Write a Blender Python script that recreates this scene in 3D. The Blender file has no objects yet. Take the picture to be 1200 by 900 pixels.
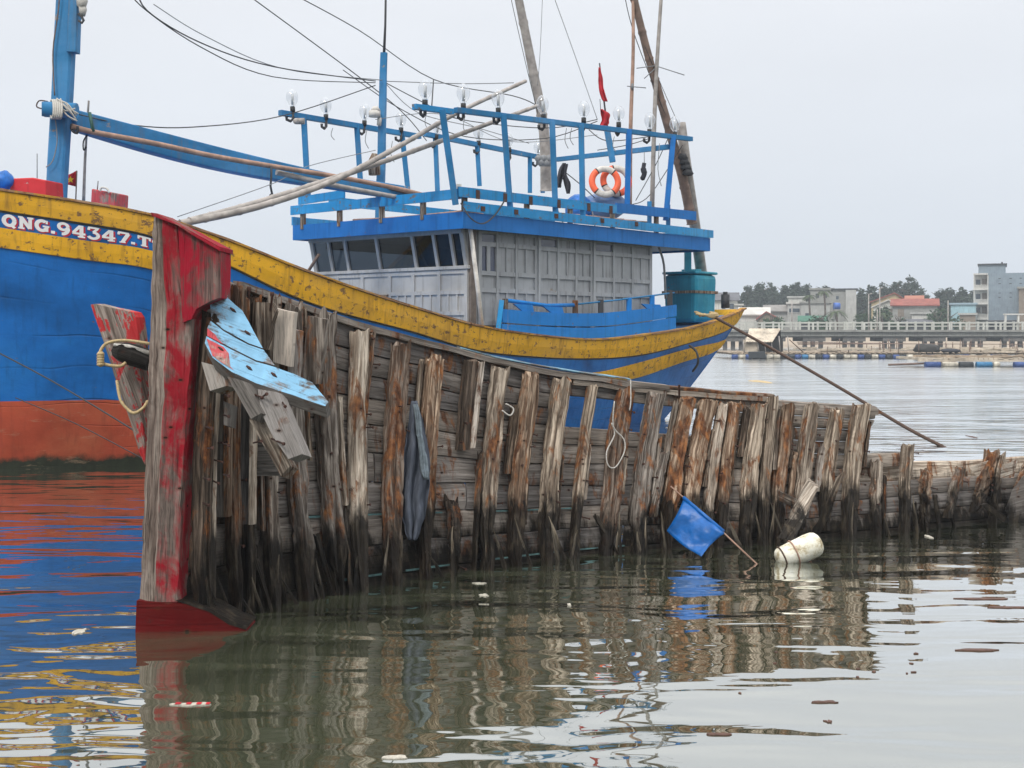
import bpy, math, random
from mathutils import Vector, Matrix, noise
R = math.radians
random.seed(11)
F, HZ, H = 1500.0, 390.0, 2.2          # focal length in photo pixels, horizon row, eye height
def W(px, py, Y):
    """point at distance Y that the photograph's pixel looks at"""
    return Vector(((px-600)/F*Y, Y, H+(HZ-py)/F*Y))
def WW(px, py):
    """point on the water under a photo pixel"""
    Y = F*H/(py-HZ); return Vector(((px-600)/F*Y, Y, 0))
def lerp(a, b, t): return a+(b-a)*t
def table(tab, x):
    if x <= tab[0][0]: i = 0
    elif x >= tab[-1][0]: i = len(tab)-2
    else:
        i = 0
        while not (tab[i][0] <= x <= tab[i+1][0]): i += 1
    a, b = tab[i], tab[i+1]
    f = (x-a[0])/(b[0]-a[0])
    return [lerp(a[k], b[k], f) for k in range(1, len(a))]
def smooth_table(tab, x):
    """Catmull-Rom through the rows of a table"""
    n = len(tab)
    i = 0
    while i < n-2 and x > tab[i+1][0]: i += 1
    a, b = tab[i], tab[i+1]
    p, q = tab[max(i-1, 0)], tab[min(i+2, n-1)]
    h = b[0]-a[0]; f = (x-a[0])/h
    if f < 0 or f > 1: return table(tab, x)
    out = []
    for k in range(1, len(a)):
        ma = (b[k]-p[k])/((b[0]-p[0]) or 1)*h if i > 0 else b[k]-a[k]
        mb = (q[k]-a[k])/((q[0]-a[0]) or 1)*h if i < n-2 else b[k]-a[k]
        f2, f3 = f*f, f*f*f
        out.append((2*f3-3*f2+1)*a[k]+(f3-2*f2+f)*ma+(-2*f3+3*f2)*b[k]+(f3-f2)*mb)
    return out
def lin(r, g, b):
    f = lambda c: (c/255/12.92) if c/255 <= .04045 else ((c/255+.055)/1.055)**2.4
    return (f(r), f(g), f(b), 1)
def ns(x, y=0, z=0): return noise.noise(Vector((x, y, z)))

scene = bpy.context.scene
COL = scene.collection

# ------------------------------------------------------------------ mesh building
class MB:
    def __init__(s): s.v = []; s.f = []; s.uv = []; s.mi = []; s.sm = []
    def add(s, pts, faces, uvs=None, mi=0, sm=False):
        o = len(s.v); s.v += [Vector(p) for p in pts]
        for k, f in enumerate(faces):
            s.f.append([i+o for i in f]); s.mi.append(mi); s.sm.append(sm)
            s.uv.append([tuple(u) for u in uvs[k]] if uvs else [(pts[i][0]+pts[i][1]*.7, pts[i][2]) for i in f])
        return s
    def box(s, c, ax, ay, az, mi=0):
        """box centred at c with half-vectors ax, ay, az"""
        c = Vector(c); ax, ay, az = Vector(ax), Vector(ay), Vector(az)
        if ax.cross(ay).dot(az) < 0: ay = -ay
        p = [c+ax*i+ay*j+az*k for k in (-1, 1) for j in (-1, 1) for i in (-1, 1)]
        fs = [(0,2,3,1),(4,5,7,6),(0,1,5,4),(2,6,7,3),(0,4,6,2),(1,3,7,5)]
        L = [ax.length, ay.length, az.length]
        lg = max(range(3), key=lambda i: L[i])
        uvs = []
        for f in fs:
            r = []
            for i in f:
                q = ((i & 1)*2*L[0], ((i >> 1) & 1)*2*L[1], ((i >> 2) & 1)*2*L[2])
                o = [q[k] for k in range(3) if k != lg]
                r.append((o[0]+o[1], q[lg]))
            uvs.append(r)
        return s.add(p, fs, uvs, mi)
    def bx(s, x0, x1, y0, y1, z0, z1, mi=0):
        return s.box(((x0+x1)/2, (y0+y1)/2, (z0+z1)/2), ((x1-x0)/2, 0, 0), (0, (y1-y0)/2, 0), (0, 0, (z1-z0)/2), mi)
    def bar(s, a, b, w, d, up=None, mi=0):
        """square bar from a to b, w wide, d deep"""
        a, b = Vector(a), Vector(b); t = (b-a)
        u = Vector(up) if up else (Vector((0, 0, 1)) if abs(t.normalized().z) < .9 else Vector((0, 1, 0)))
        x = t.cross(u).normalized(); y = x.cross(t).normalized()
        return s.box((a+b)/2, t/2, x*w/2, y*d/2, mi)
    def rings(s, rings, cap=True, closed=True, mi=0, sm=False, uvs=1.0):
        """loft through rings of equally many points; uv = (round, along) in metres"""
        n = len(rings[0]); o = len(s.v); per = [0.0]
        for i in range(n): per.append(per[-1]+(rings[0][(i+1) % n]-rings[0][i]).length)
        al = [0.0]
        for k in range(1, len(rings)): al.append(al[-1]+(rings[k][0]-rings[k-1][0]).length)
        for r in rings: s.v += r
        for k in range(len(rings)-1):
            for i in range(n if closed else n-1):
                j = (i+1) % n
                s.f.append([o+k*n+i, o+k*n+j, o+(k+1)*n+j, o+(k+1)*n+i]); s.mi.append(mi); s.sm.append(sm)
                s.uv.append([(per[i]*uvs, al[k]*uvs), (per[i+1]*uvs, al[k]*uvs), (per[i+1]*uvs, al[k+1]*uvs), (per[i]*uvs, al[k+1]*uvs)])
        if cap and closed:
            for k, rev in ((0, True), (len(rings)-1, False)):
                f = [o+k*n+i for i in range(n)]
                if rev: f.reverse()
                s.f.append(f); s.mi.append(mi); s.sm.append(False); s.uv.append([(s.v[i].x, s.v[i].y) for i in f])
        return s
    def tube(s, path, r, n=6, mi=0, sm=True):
        path = [Vector(p) for p in path]; rr = []
        x = None
        for k, p in enumerate(path):
            t = (path[min(k+1, len(path)-1)]-path[max(k-1, 0)]).normalized()
            if x is None:
                x = t.cross(Vector((0, 0, 1)) if abs(t.z) < .9 else Vector((1, 0, 0))).normalized()
            else: x = (x-t*x.dot(t)).normalized()
            y = t.cross(x); q = r[k] if isinstance(r, (list, tuple)) else r
            rr.append([p+x*math.cos(a)*q+y*math.sin(a)*q for a in [2*math.pi*i/n for i in range(n)]])
        return s.rings(rr, mi=mi, sm=sm)
    def grid(s, pts, mi=0, sm=True, us=1, vs=1):
        o = len(s.v); h, w = len(pts), len(pts[0])
        for r in pts: s.v += [Vector(p) for p in r]
        for a in range(h-1):
            for b in range(w-1):
                s.f.append([o+a*w+b, o+a*w+b+1, o+(a+1)*w+b+1, o+(a+1)*w+b]); s.mi.append(mi); s.sm.append(sm)
                s.uv.append([(b*us, a*vs), ((b+1)*us, a*vs), ((b+1)*us, (a+1)*vs), (b*us, (a+1)*vs)])
        return s
    def prism(s, outline, thick, axis=None, mi=0, jit=0, sub=0):
        """closed outline of 3-D points pushed along 'thick'; grain runs along axis"""
        pts = [Vector(p) for p in outline]
        if sub:
            q = []
            for i, p in enumerate(pts):
                e = pts[(i+1) % len(pts)]
                m = max(1, int((e-p).length/sub))
                for k in range(m):
                    c = p.lerp(e, k/m)
                    if jit and k: 
                        d = (e-p).normalized().cross(Vector(thick)).normalized()
                        c = c+d*ns(c.x*9+i, c.y*9, c.z*9)*jit
                    q.append(c)
            pts = q
        th = Vector(thick); n = len(pts)
        ax = Vector(axis).normalized() if axis else Vector((0, 0, 1))
        sd = ax.cross(th).normalized()
        nrm = Vector((0, 0, 0))
        for i in range(n): nrm += pts[i].cross(pts[(i+1) % n])
        if nrm.dot(th) > 0: pts.reverse()
        allp = pts+[p+th for p in pts]
        fs = [list(range(n)), [n+i for i in reversed(range(n))]]+[[i, n+i, n+(i+1) % n, (i+1) % n] for i in range(n)]
        U = lambda p, e=0: (p.dot(sd)+e, p.dot(ax))
        uvs = [[U(allp[i]) for i in fs[0]], [U(allp[i]) for i in fs[1]]]
        tl = th.length
        for f in fs[2:]: uvs.append([U(allp[i], (tl if i >= n else 0)) for i in f])
        return s.add(allp, fs, uvs, mi)
    def ellipsoid(s, c, rx, ry, rz, n=12, m=8, rot=None, mi=0, jit=0):
        c = Vector(c); rr = []
        for k in range(m+1):
            a = math.pi*k/m; ring = []
            for i in range(n):
                b = 2*math.pi*i/n
                p = Vector((rx*math.sin(a)*math.cos(b), ry*math.sin(a)*math.sin(b), rz*math.cos(a)))
                if k in (0, m): p = Vector((rx*.03*math.cos(b), ry*.03*math.sin(b), rz*math.cos(a)))
                if jit: p *= 1+jit*ns(p.x*7/rx*.3+c.x, p.y*7/ry*.3, p.z*7/rz*.3)
                if rot: p = rot @ p
                ring.append(c+p)
            rr.append(ring)
        return s.rings(rr[::-1], mi=mi, sm=True)

def wloc(o):
    v = Vector((0, 0, 0))
    while o: v += o.location; o = o.parent
    return v
def link(name, mb, mats, parent=None, label=None, kind=None, bevel=0):
    me = bpy.data.meshes.new(name)
    off = wloc(parent) if parent else Vector((0, 0, 0))
    me.from_pydata([v-off for v in mb.v], [], mb.f)
    if not isinstance(mats, (list, tuple)): mats = [mats]
    for m in mats: me.materials.append(m)
    me.polygons.foreach_set('material_index', mb.mi)
    me.polygons.foreach_set('use_smooth', mb.sm)
    ul = me.uv_layers.new(name='UVMap'); flat = []
    for u in mb.uv:
        for a in u: flat += [a[0], a[1]]
    ul.data.foreach_set('uv', flat)
    me.update()
    o = bpy.data.objects.new(name, me); COL.objects.link(o)
    if parent: o.parent = parent
    if label: o['label'] = label
    if kind: o['kind'] = kind
    if bevel:
        b = o.modifiers.new('bevel', 'BEVEL'); b.width = bevel; b.segments = 2; b.limit_method = 'ANGLE'
    return o
def thing(name, label, cat, loc, group=None):
    o = bpy.data.objects.new(name, None); COL.objects.link(o)
    o.location = loc; o['label'] = label; o['category'] = cat; o.empty_display_size = .2
    if group: o['group'] = group
    return o
def recentre(o):
    """origin of a one-mesh thing to the bottom centre of its box"""
    vs = o.data.vertices
    c = Vector((sum(v.co.x for v in vs)/len(vs), sum(v.co.y for v in vs)/len(vs), min(v.co.z for v in vs)))
    for v in vs: v.co -= c
    o.location = c
def single(name, mb, mats, label, cat, group=None, bevel=0):
    o = link(name, mb, mats, bevel=bevel); recentre(o)
    o['label'] = label; o['category'] = cat
    if group: o['group'] = group
    return o

# ------------------------------------------------------------------ materials
class NT:
    def __init__(s, name):
        s.m = bpy.data.materials.new(name); s.m.use_nodes = True
        s.t = s.m.node_tree; s.n = s.t.nodes; s.n.clear()
        s.out = s.n.new('ShaderNodeOutputMaterial')
    def new(s, typ, **kw):
        n = s.n.new(typ)
        for k, v in kw.items(): setattr(n, k, v)
        return n
    def put(s, sock, v):
        if isinstance(v, bpy.types.NodeSocket): s.t.links.new(v, sock)
        else:
            if isinstance(v, tuple) and len(v) == 3 and sock.type == 'RGBA': v = v+(1,)
            sock.default_value = v
    def coords(s, kind='UV', scale=(1, 1, 1), loc=(0, 0, 0), rnd=False):
        if kind == 'POS': o = s.new('ShaderNodeNewGeometry').outputs['Position']
        else: o = s.new('ShaderNodeTexCoord').outputs[kind]
        mp = s.new('ShaderNodeMapping'); s.put(mp.inputs['Vector'], o); mp.inputs['Scale'].default_value = scale; mp.inputs['Location'].default_value = loc
        if rnd:
            oi = s.new('ShaderNodeObjectInfo'); c = s.new('ShaderNodeCombineXYZ')
            m = s.math('MULTIPLY', oi.outputs['Random'], 37.0)
            for i in range(3): s.put(c.inputs[i], m)
            s.put(mp.inputs['Location'], c.outputs[0])
        return mp.outputs[0]
    def noise(s, vec, scale=1, detail=4, rough=.55, dist=0, color=False):
        n = s.new('ShaderNodeTexNoise'); s.put(n.inputs['Vector'], vec)
        n.inputs['Scale'].default_value = scale; n.inputs['Detail'].default_value = detail
        n.inputs['Roughness'].default_value = rough; n.inputs['Distortion'].default_value = dist
        return n.outputs['Color' if color else 'Fac']
    def ramp(s, fac, stops):
        r = s.new('ShaderNodeValToRGB'); s.put(r.inputs[0], fac); e = r.color_ramp.elements
        while len(e) < len(stops): e.new(.5)
        for i, (p, c) in enumerate(stops):
            e[i].position = p; e[i].color = c if len(c) == 4 else tuple(c)+(1,)
        return r.outputs[0]
    def rng(s, v, a, b, c=0.0, d=1.0):
        m = s.new('ShaderNodeMapRange'); s.put(m.inputs[0], v)
        for i, x in enumerate((a, b, c, d)): s.put(m.inputs[i+1], x)
        return m.outputs[0]
    def math(s, op, a, b=0.0, clamp=False):
        m = s.new('ShaderNodeMath', operation=op); m.use_clamp = clamp; s.put(m.inputs[0], a); s.put(m.inputs[1], b); return m.outputs[0]
    def mix(s, f, a, b, mode='MIX'):
        m = s.new('ShaderNodeMix', data_type='RGBA', blend_type=mode); s.put(m.inputs[0], f); s.put(m.inputs[6], a); s.put(m.inputs[7], b); return m.outputs[2]
    def bump(s, h, strength=.5, dist=.01, normal=None):
        b = s.new('ShaderNodeBump'); s.put(b.inputs['Height'], h); b.inputs['Strength'].default_value = strength; b.inputs['Distance'].default_value = dist
        if normal: s.put(b.inputs['Normal'], normal)
        return b.outputs[0]
    def principled(s, col, rough=.8, bump=None, metal=0.0, spec=.5):
        p = s.new('ShaderNodeBsdfPrincipled'); s.put(p.inputs['Base Color'], col); s.put(p.inputs['Roughness'], rough)
        p.inputs['Metallic'].default_value = metal; p.inputs['Specular IOR Level'].default_value = spec
        if bump: s.put(p.inputs['Normal'], bump)
        s.put(s.out.inputs['Surface'], p.outputs[0]); return p
    def sepz(s, vec, k=2):
        x = s.new('ShaderNodeSeparateXYZ'); s.put(x.inputs[0], vec); return x.outputs[k]

def wood(name, dark, mid, light, rust=.3, tide=True, paint=None, pamt=0.0, crack=.5, paint2=None, tz=.34, pscale=2.2, edgepaint=False, bumpd=.012, gs=(34, 1.6), soft=0.0, psoft=.015):
    """weathered timber; grain along uv v, rust blotches, dark wet tide band, flaking paint"""
    t = NT(name)
    uv = t.coords('UV', (gs[0], gs[1], 1), rnd=True)
    g = t.noise(uv, 1, 7, .62, .7)
    g2 = t.noise(t.coords('UV', (130, 6, 1), rnd=True), 1, 4, .6, .3)
    col = t.ramp(g, [(.28, dark), (.47, mid), (.60, light), (.74, tuple(min(1, c*1.35) for c in light))])
    blot = t.noise(t.coords('POS', (2.1, 2.1, 1.1), rnd=True), 1, 5, .6)
    if soft: col = t.mix(soft, col, mid)
    col = t.mix(t.rng(blot, .35, .65, .0, .55), col, t.mix(.5, col, tuple(c*.45 for c in dark)))
    oi = t.new('ShaderNodeObjectInfo').outputs['Random']
    col = t.mix(1, col, t.mix(oi, (.66, .66, .68), (1.2, 1.12, 1.02)), 'MULTIPLY')
    ck = t.rng(t.noise(t.coords('UV', (60, 1.1, 1), rnd=True), 1, 3, .5, 1.2), .30, .40, 1, 0)
    col = t.mix(t.math('MULTIPLY', ck, crack), col, (.012, .009, .007))
    col = t.mix(t.rng(g2, .38, .5, .45, 0), col, tuple(c*.4 for c in dark))
    if rust:
        rn = t.noise(t.coords('POS', (6.5, 6.5, 2.0), rnd=True), 1, 7, .68, .6)
        hi = .66-rust*.26
        rm = t.rng(rn, hi-.05, hi+.04)
        rc = t.ramp(t.noise(t.coords('POS', (16, 16, 8)), 1, 6, .65), [(.32, (.03, .013, .008)), (.48, (.13, .048, .02)), (.62, (.31, .125, .042)), (.78, (.38, .21, .10))])
        col = t.mix(t.math('MULTIPLY', rm, .88), col, rc)
    if paint:
        pn = t.noise(t.coords('POS', (pscale, pscale, pscale*.8), rnd=True), 1, 7, .66, .5)
        pn = t.math('ADD', pn, t.math('MULTIPLY', t.math('SUBTRACT', g, .5), .45))
        th = .72-pamt*.45
        pm = t.rng(pn, th-psoft, th+psoft+.005)
        pc = paint
        if paint2: pc = t.mix(t.rng(t.noise(t.coords('POS', (3.2, 3.2, 3.2), (4, 2, 7)), 1, 3), .50, .53), paint, paint2)
        pv = t.noise(t.coords('POS', (9, 9, 5)), 1, 5, .6)
        pc = t.mix(t.rng(pv, .3, .7, 0, .45), pc, t.mix(1, pc, (.45, .42, .42), 'MULTIPLY'))
        col = t.mix(t.math('MULTIPLY', pm, .93), col, pc)
    vo = t.new('ShaderNodeTexVoronoi'); t.put(vo.inputs['Vector'], t.coords('POS', (4.2, 4.2, 7.5), (1, 2, 3))); vo.inputs['Scale'].default_value = 1.0
    vd = vo.outputs['Distance']
    col = t.mix(t.rng(vd, .16, .06, 0, .55), col, (.09, .035, .018))
    col = t.mix(t.rng(vd, .075, .05, 0, .9), col, (.012, .008, .007))
    rough = .85
    if tide:
        z = t.sepz(t.new('ShaderNodeNewGeometry').outputs['Position'])
        xw = t.sepz(t.new('ShaderNodeNewGeometry').outputs['Position'], 0)
        z = t.math('SUBTRACT', z, t.rng(xw, -2.6, 1.2, .26, 0))
        zn = t.math('ADD', z, t.math('MULTIPLY', t.math('SUBTRACT', t.noise(t.coords('POS', (6, 6, 1.3), rnd=True), 1, 6, .70), .5), .95))
        zn = t.math('SUBTRACT', zn, t.math('MULTIPLY', t.math('SUBTRACT', oi, .5), .22))
        tm = t.rng(zn, tz+.10, tz-.09)
        wet = t.ramp(t.noise(t.coords('POS', (14, 14, 4)), 1, 5, .6), [(.36, (.002, .002, .002)), (.54, (.014, .011, .008)), (.70, (.065, .052, .036))])
        col = t.mix(t.math('MULTIPLY', tm, .96), col, wet)
        rough = t.rng(tm, 0, 1, .88, .55)
    hgt = t.math('ADD', t.math('MULTIPLY', g, .6), t.math('MULTIPLY', g2, .35))
    hgt = t.math('SUBTRACT', hgt, t.math('MULTIPLY', ck, .8))
    t.principled(col, rough, t.bump(hgt, .9, bumpd), spec=.12)
    return t.m

def paint(name, col, var=.25, chips=.12, under=(.10, .055, .03), rough=.5, streak=.25, seams=0, bump=.004, chipscale=5.0, fade=None, seamshade=.5, dirt=(.03, .03, .025), weed=0):
    t = NT(name)
    pos = t.coords('POS', (1, 1, 1))
    big = t.noise(t.coords('POS', (.9, .9, 1.3)), 1, 5, .6)
    c = t.mix(t.rng(big, .3, .7, 0, 1), tuple(x*(1-var) for x in col[:3]), tuple(min(1, x*(1+var*.6)+.01) for x in col[:3]))
    if fade: c = t.mix(t.rng(t.noise(t.coords('POS', (.5, .5, .9), (3, 1, 2)), 1, 6, .65), .48, .70, 0, .8), c, fade)
    st = t.noise(t.coords('POS', (11, 11, .8)), 1, 5, .6)
    c = t.mix(t.rng(st, .52, .75, 0, streak), c, dirt)
    cn = t.noise(t.coords('POS', (chipscale, chipscale, chipscale*1.3)), 1, 9, .72)
    th = .70-chips*.35
    cm = t.rng(cn, th-.01, th+.015)
    uc = t.mix(t.noise(t.coords('POS', (30, 30, 30)), 1, 3), under, tuple(x*2.2 for x in under[:3]))
    c = t.mix(t.math('MULTIPLY', cm, .9), c, uc)
    h = t.math('ADD', t.math('MULTIPLY', big, 1.0), t.math('MULTIPLY', cm, -.25))
    if seams:
        v = t.sepz(t.coords('UV', (1, 1, 1)), 1)
        v = t.math('ADD', v, t.math('MULTIPLY', t.math('SUBTRACT', t.noise(t.coords('POS', (.6, .6, .6)), 1, 2), .5), .25/seams*2))
        fr = t.math('FRACT', t.math('MULTIPLY', v, seams))
        ln = t.rng(t.math('ABSOLUTE', t.math('SUBTRACT', fr, .5)), .462, .497, 0, 1)
        gate = t.rng(t.noise(t.coords('POS', (.7, .7, 1.5), (9, 9, 9)), 1, 3), .38, .62)
        lg = t.math('MULTIPLY', ln, gate)
        c = t.mix(t.math('MULTIPLY', lg, seamshade), c, tuple(x*.25 for x in col[:3]))
        h = t.math('SUBTRACT', h, t.math('MULTIPLY', lg, .8))
    if weed:
        zz = t.sepz(t.new('ShaderNodeNewGeometry').outputs['Position'])
        wn = t.math('ADD', zz, t.math('MULTIPLY', t.math('SUBTRACT', t.noise(t.coords('POS', (3, 3, 2.5)), 1, 6, .65), .5), .42))
        c = t.mix(t.rng(wn, weed+.07, weed-.05), c, t.mix(t.noise(t.coords('POS', (9, 9, 9)), 1, 4), (.008, .010, .006), (.035, .042, .024)))
        sc_ = t.noise(t.coords('POS', (1.2, 1.2, 7)), 1, 7, .7)
        c = t.mix(t.rng(sc_, .58, .66, 0, .55), c, (.42, .28, .18))
    fine = t.noise(t.coords('POS', (18, 18, 40)), 1, 4)
    h = t.math('ADD', h, t.math('MULTIPLY', fine, .25))
    t.principled(c, t.rng(st, .3, .7, rough-.05, rough+.15), t.bump(h, .7, bump*3), spec=.22)
    return t.m

def plain(name, col, rough=.7, var=.2, scale=8, bump=.002, metal=0, spec=.4):
    t = NT(name)
    n = t.noise(t.coords('POS', (scale,)*3), 1, 5, .6)
    c = t.mix(t.rng(n, .3, .7), tuple(x*(1-var) for x in col[:3]), tuple(min(1, x*(1+var)) for x in col[:3]))
    t.principled(c, rough, t.bump(n, .5, bump*3) if bump else None, metal, spec)
    return t.m

M = {}
M['plank'] = wood('plank_wood', (.12, .105, .092), (.275, .25, .225), (.42, .39, .36), rust=.26, crack=.30, tz=.25, gs=(17, 1.1), soft=.30)
M['rib_grey'] = wood('rib_wood_grey', (.030, .022, .018), (.19, .155, .125), (.52, .46, .39), rust=.30, tz=.43)
M['rib_rust'] = wood('rib_wood_rust', (.028, .016, .011), (.18, .125, .09), (.47, .38, .30), rust=.48, tz=.43)
M['rib_pale'] = wood('rib_wood_pale', (.10, .08, .065), (.42, .36, .30), (.72, .66, .58), rust=.30, tz=.40)
M['splinter'] = wood('splinter_wood', (.03, .026, .02), (.15, .13, .10), (.34, .30, .24), rust=.15, tz=.13)
M['rib_dark'] = wood('rib_wood_dark', (.014, .011, .009), (.06, .047, .037), (.19, .15, .12), rust=.30)
M['board_grey'] = wood('board_wood_grey', (.05, .047, .045), (.135, .13, .125), (.23, .22, .21), rust=.1, crack=.2)
M['block_pale'] = wood('block_wood_pale', (.34, .31, .285), (.50, .465, .43), (.64, .60, .56), rust=.16, tide=False, crack=.10, soft=.5, bumpd=.006)
M['stem'] = wood('stem_wood_red_paint', (.06, .045, .04), (.22, .18, .16), (.36, .31, .28), rust=.0, paint=(.37, .006, .020), pamt=.58, tide=False, crack=.75, pscale=3.0, psoft=.085)
M['stem_grey'] = wood('stem_wood_bare', (.06, .045, .038), (.24, .19, .165), (.40, .35, .31), rust=.0, paint=(.42, .02, .03), pamt=.16, tide=False, crack=.6, pscale=2.2)
M['stem_red'] = wood('stem_wood_full_red', (.06, .04, .035), (.20, .13, .12), (.32, .25, .22), rust=.05, paint=(.38, .006, .026), pamt=.56, tide=False, crack=.55, pscale=3.0, psoft=.07)
M['board_red'] = wood('board_wood_red_paint', (.10, .08, .07), (.33, .28, .25), (.50, .45, .42), rust=0, paint=(.58, .028, .035), pamt=.50, tide=False, crack=.4, pscale=4)
M['fore_red'] = wood('forefoot_red_paint', (.03, .012, .01), (.10, .045, .035), (.20, .10, .07), rust=.35, paint=(.13, .005, .006), pamt=.80, tide=False, crack=.5, pscale=4, psoft=.05)
M['board_blue'] = wood('board_wood_blue_paint', (.10, .09, .085), (.35, .36, .37), (.55, .56, .56), rust=.06, paint=(.27, .55, .78), pamt=.70, tide=False, crack=.6, pscale=4.5, bumpd=.006, psoft=.05)
M['board_bluered'] = wood('board_wood_blue_and_red', (.10, .09, .085), (.30, .30, .30), (.5, .5, .5), rust=.12, paint=(.27, .55, .78), pamt=.66, tide=False, crack=.6, pscale=4.5, bumpd=.006, psoft=.05)
M['cap_paint'] = wood('cap_old_blue_paint', (.07, .065, .06), (.22, .20, .18), (.38, .35, .32), rust=.1, paint=(.25, .48, .62), pamt=.50, tide=False, crack=.4, pscale=3, psoft=.05)
M['cut_edge'] = wood('cut_edge_wood', (.12, .11, .10), (.26, .24, .22), (.36, .34, .31), rust=.12, tide=False, crack=.2, soft=.3)
M['redpaint'] = wood('faded_red_paint', (.2, .13, .12), (.36, .28, .26), (.5, .42, .40), rust=0, paint=(.60, .085, .10), pamt=.66, tide=False, crack=.4, pscale=6, psoft=.05)
M['teal_chip'] = wood('board_wood_teal_chips', (.06, .07, .07), (.30, .33, .32), (.5, .52, .5), rust=.2, paint=(.33, .58, .56), pamt=.72, paint2=(.50, .60, .80), tide=False, crack=.5)
M['black_beam'] = plain('black_tarred_wood', (.022, .020, .018), .6, .6, 30, .006)
M['beam_black'] = wood('beam_tarred', (.008, .007, .006), (.028, .025, .022), (.07, .065, .06), rust=0, paint=(.5, .48, .44), pamt=.12, tide=False, crack=.5, pscale=5)
M['nail'] = plain('rusty_iron', (.055, .022, .014), .75, .5, 40, .002)
M['rope_tan'] = plain('rope_tan', (.48, .36, .19), .8, .3, 60, .003)
M['rope_dark'] = plain('rope_dark_brown', (.085, .052, .038), .85, .3, 30, .003)
M['rope_white'] = plain('rope_pale', (.48, .46, .42), .8, .3, 60, .003)
M['cable'] = plain('black_cable', (.035, .036, .04), .6, .2, 10, 0)
M['cable_grey'] = plain('grey_cable', (.20, .21, .22), .6, .2, 10, 0)
M['teal_line'] = plain('teal_caulking', (.07, .14, .14), .7, .5, 14, 0)
# boat paints
M['hull_blue'] = paint('hull_blue', (.001, .130, .45), .36, .06, rough=.42, streak=.40, seams=8, seamshade=.62, fade=(.02, .21, .58), dirt=(.006, .05, .13))
M['hull_red'] = paint('hull_red', (.47, .078, .034), .34, .06, under=(.30, .16, .09), rough=.55, streak=.35, seams=11, seamshade=.35, weed=.16, chipscale=2.5, fade=(.45, .13, .06), dirt=(.10, .03, .02))
M['hull_slime'] = plain('hull_slime', (.022, .026, .016), .6, .6, 8, .006)
M['yellow'] = paint('strake_yellow', (.80, .42, .014), .22, .35, under=(.10, .055, .03), rough=.55, streak=.75, chipscale=7.5, fade=(.55, .31, .06), dirt=(.20, .10, .03))
M['light_blue'] = paint('rail_light_blue', (.010, .25, .56), .26, .30, under=(.09, .08, .07), rough=.5, streak=.60, chipscale=5.5, dirt=(.05, .09, .12), fade=(.07, .32, .60))
M['roof_blue'] = paint('roof_fascia_blue', (.002, .145, .46), .18, .10, rough=.5, streak=.45, dirt=(.01, .05, .12))
M['mast_blue'] = paint('mast_blue', (.018, .185, .40), .30, .16, under=(.20, .17, .14), rough=.6, streak=.60, chipscale=2.6, dirt=(.13, .15, .17), fade=(.08, .27, .52))
M['bulwark_blue'] = paint('bulwark_blue', (.003, .19, .57), .2, .2, rough=.5, streak=.45, chipscale=4, dirt=(.02, .07, .15))
M['teal_tank'] = paint('tank_teal', (.015, .27, .40), .3, .14, under=(.10, .05, .03), rough=.5, streak=.55, chipscale=2.5, fade=(.08, .40, .45), dirt=(.02, .09, .13))
M['grey_wall'] = paint('wheelhouse_grey', (.40, .415, .43), .2, .14, under=(.20, .17, .14), rough=.6, streak=.65, chipscale=4, dirt=(.14, .13, .12))
M['grey_lit'] = paint('wheelhouse_grey_lit', (.46, .455, .445), .2, .14, under=(.24, .2, .16), rough=.6, streak=.6, chipscale=4, dirt=(.2, .18, .16))  # paler copy of the wheelhouse grey, light on the front put into the colour
M['deck_blue'] = paint('deck_blue', (.06, .22, .50), .3, .3, rough=.6)
M['cap_wood'] = wood('cap_rail_wood', (.07, .04, .025), (.30, .17, .09), (.44, .32, .22), rust=.25, paint=(.62, .33, .05), pamt=.42, tide=False, crack=.5)
M['bamboo'] = plain('bamboo_grey', (.33, .30, .275), .65, .35, 5, .002)
M['bamboo_brown'] = plain('bamboo_brown', (.17, .115, .09), .65, .5, 4, .002)
M['bamboo_rust'] = plain('pole_rusty_brown', (.36, .225, .165), .7, .35, 5, .002)
M['white_pole'] = plain('white_pole', (.66, .62, .56), .6, .3, 6, .002)
M['white_ink'] = plain('letter_white', (.84, .83, .83), .6, .1, 10, 0)
M['red_ink'] = plain('letter_red', (.50, .02, .05), .6, .2, 10, 0)
M['flag_red'] = plain('flag_red', (.42, .010, .02), .75, .3, 9, .003)
M['flag_yellow'] = plain('flag_yellow', (.85, .55, .02), .7, .1, 9, 0)
M['red_plastic'] = paint('red_box', (.60, .025, .03), .2, .14, under=(.3, .2, .18), rough=.5)
M['tarp_blue'] = plain('tarp_blue', (.012, .14, .48), .4, .35, 12, .01)
M['flag_blue'] = plain('flag_plastic_blue', (.003, .105, .37), .35, .25, 10, .006)
M['drum_blue'] = plain('drum_blue', (.09, .17, .34), .4, .3, 4, .002)
M['orange'] = plain('lifebuoy_orange', (.95, .145, .055), .5, .1, 10, .001)
M['buoy_white'] = plain('lifebuoy_white', (.62, .59, .54), .6, .2, 10, .001)
M['black'] = plain('black_band', (.02, .02, .02), .6, .3, 20, 0)
M['cloth_dark'] = plain('cloth_dark', (.035, .036, .045), .9, .3, 20, .004)
M['interior'] = plain('wheelhouse_interior', (.10, .085, .07), .8, .4, 4, 0)
def shirt_mat():
    t = NT('shirt_grey_cloth')
    uv = t.coords('UV', (1, 1, 1))
    n = t.noise(t.coords('POS', (30, 30, 6)), 1, 5, .6)
    w = t.noise(t.coords('POS', (220, 220, 220)), 1, 2)
    c = t.mix(t.rng(n, .3, .7), (.055, .064, .085), (.105, .118, .145))
    t.principled(c, .95, t.bump(t.math('ADD', n, t.math('MULTIPLY', w, .2)), .6, .008), spec=.15)
    return t.m
M['shirt'] = shirt_mat()
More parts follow.
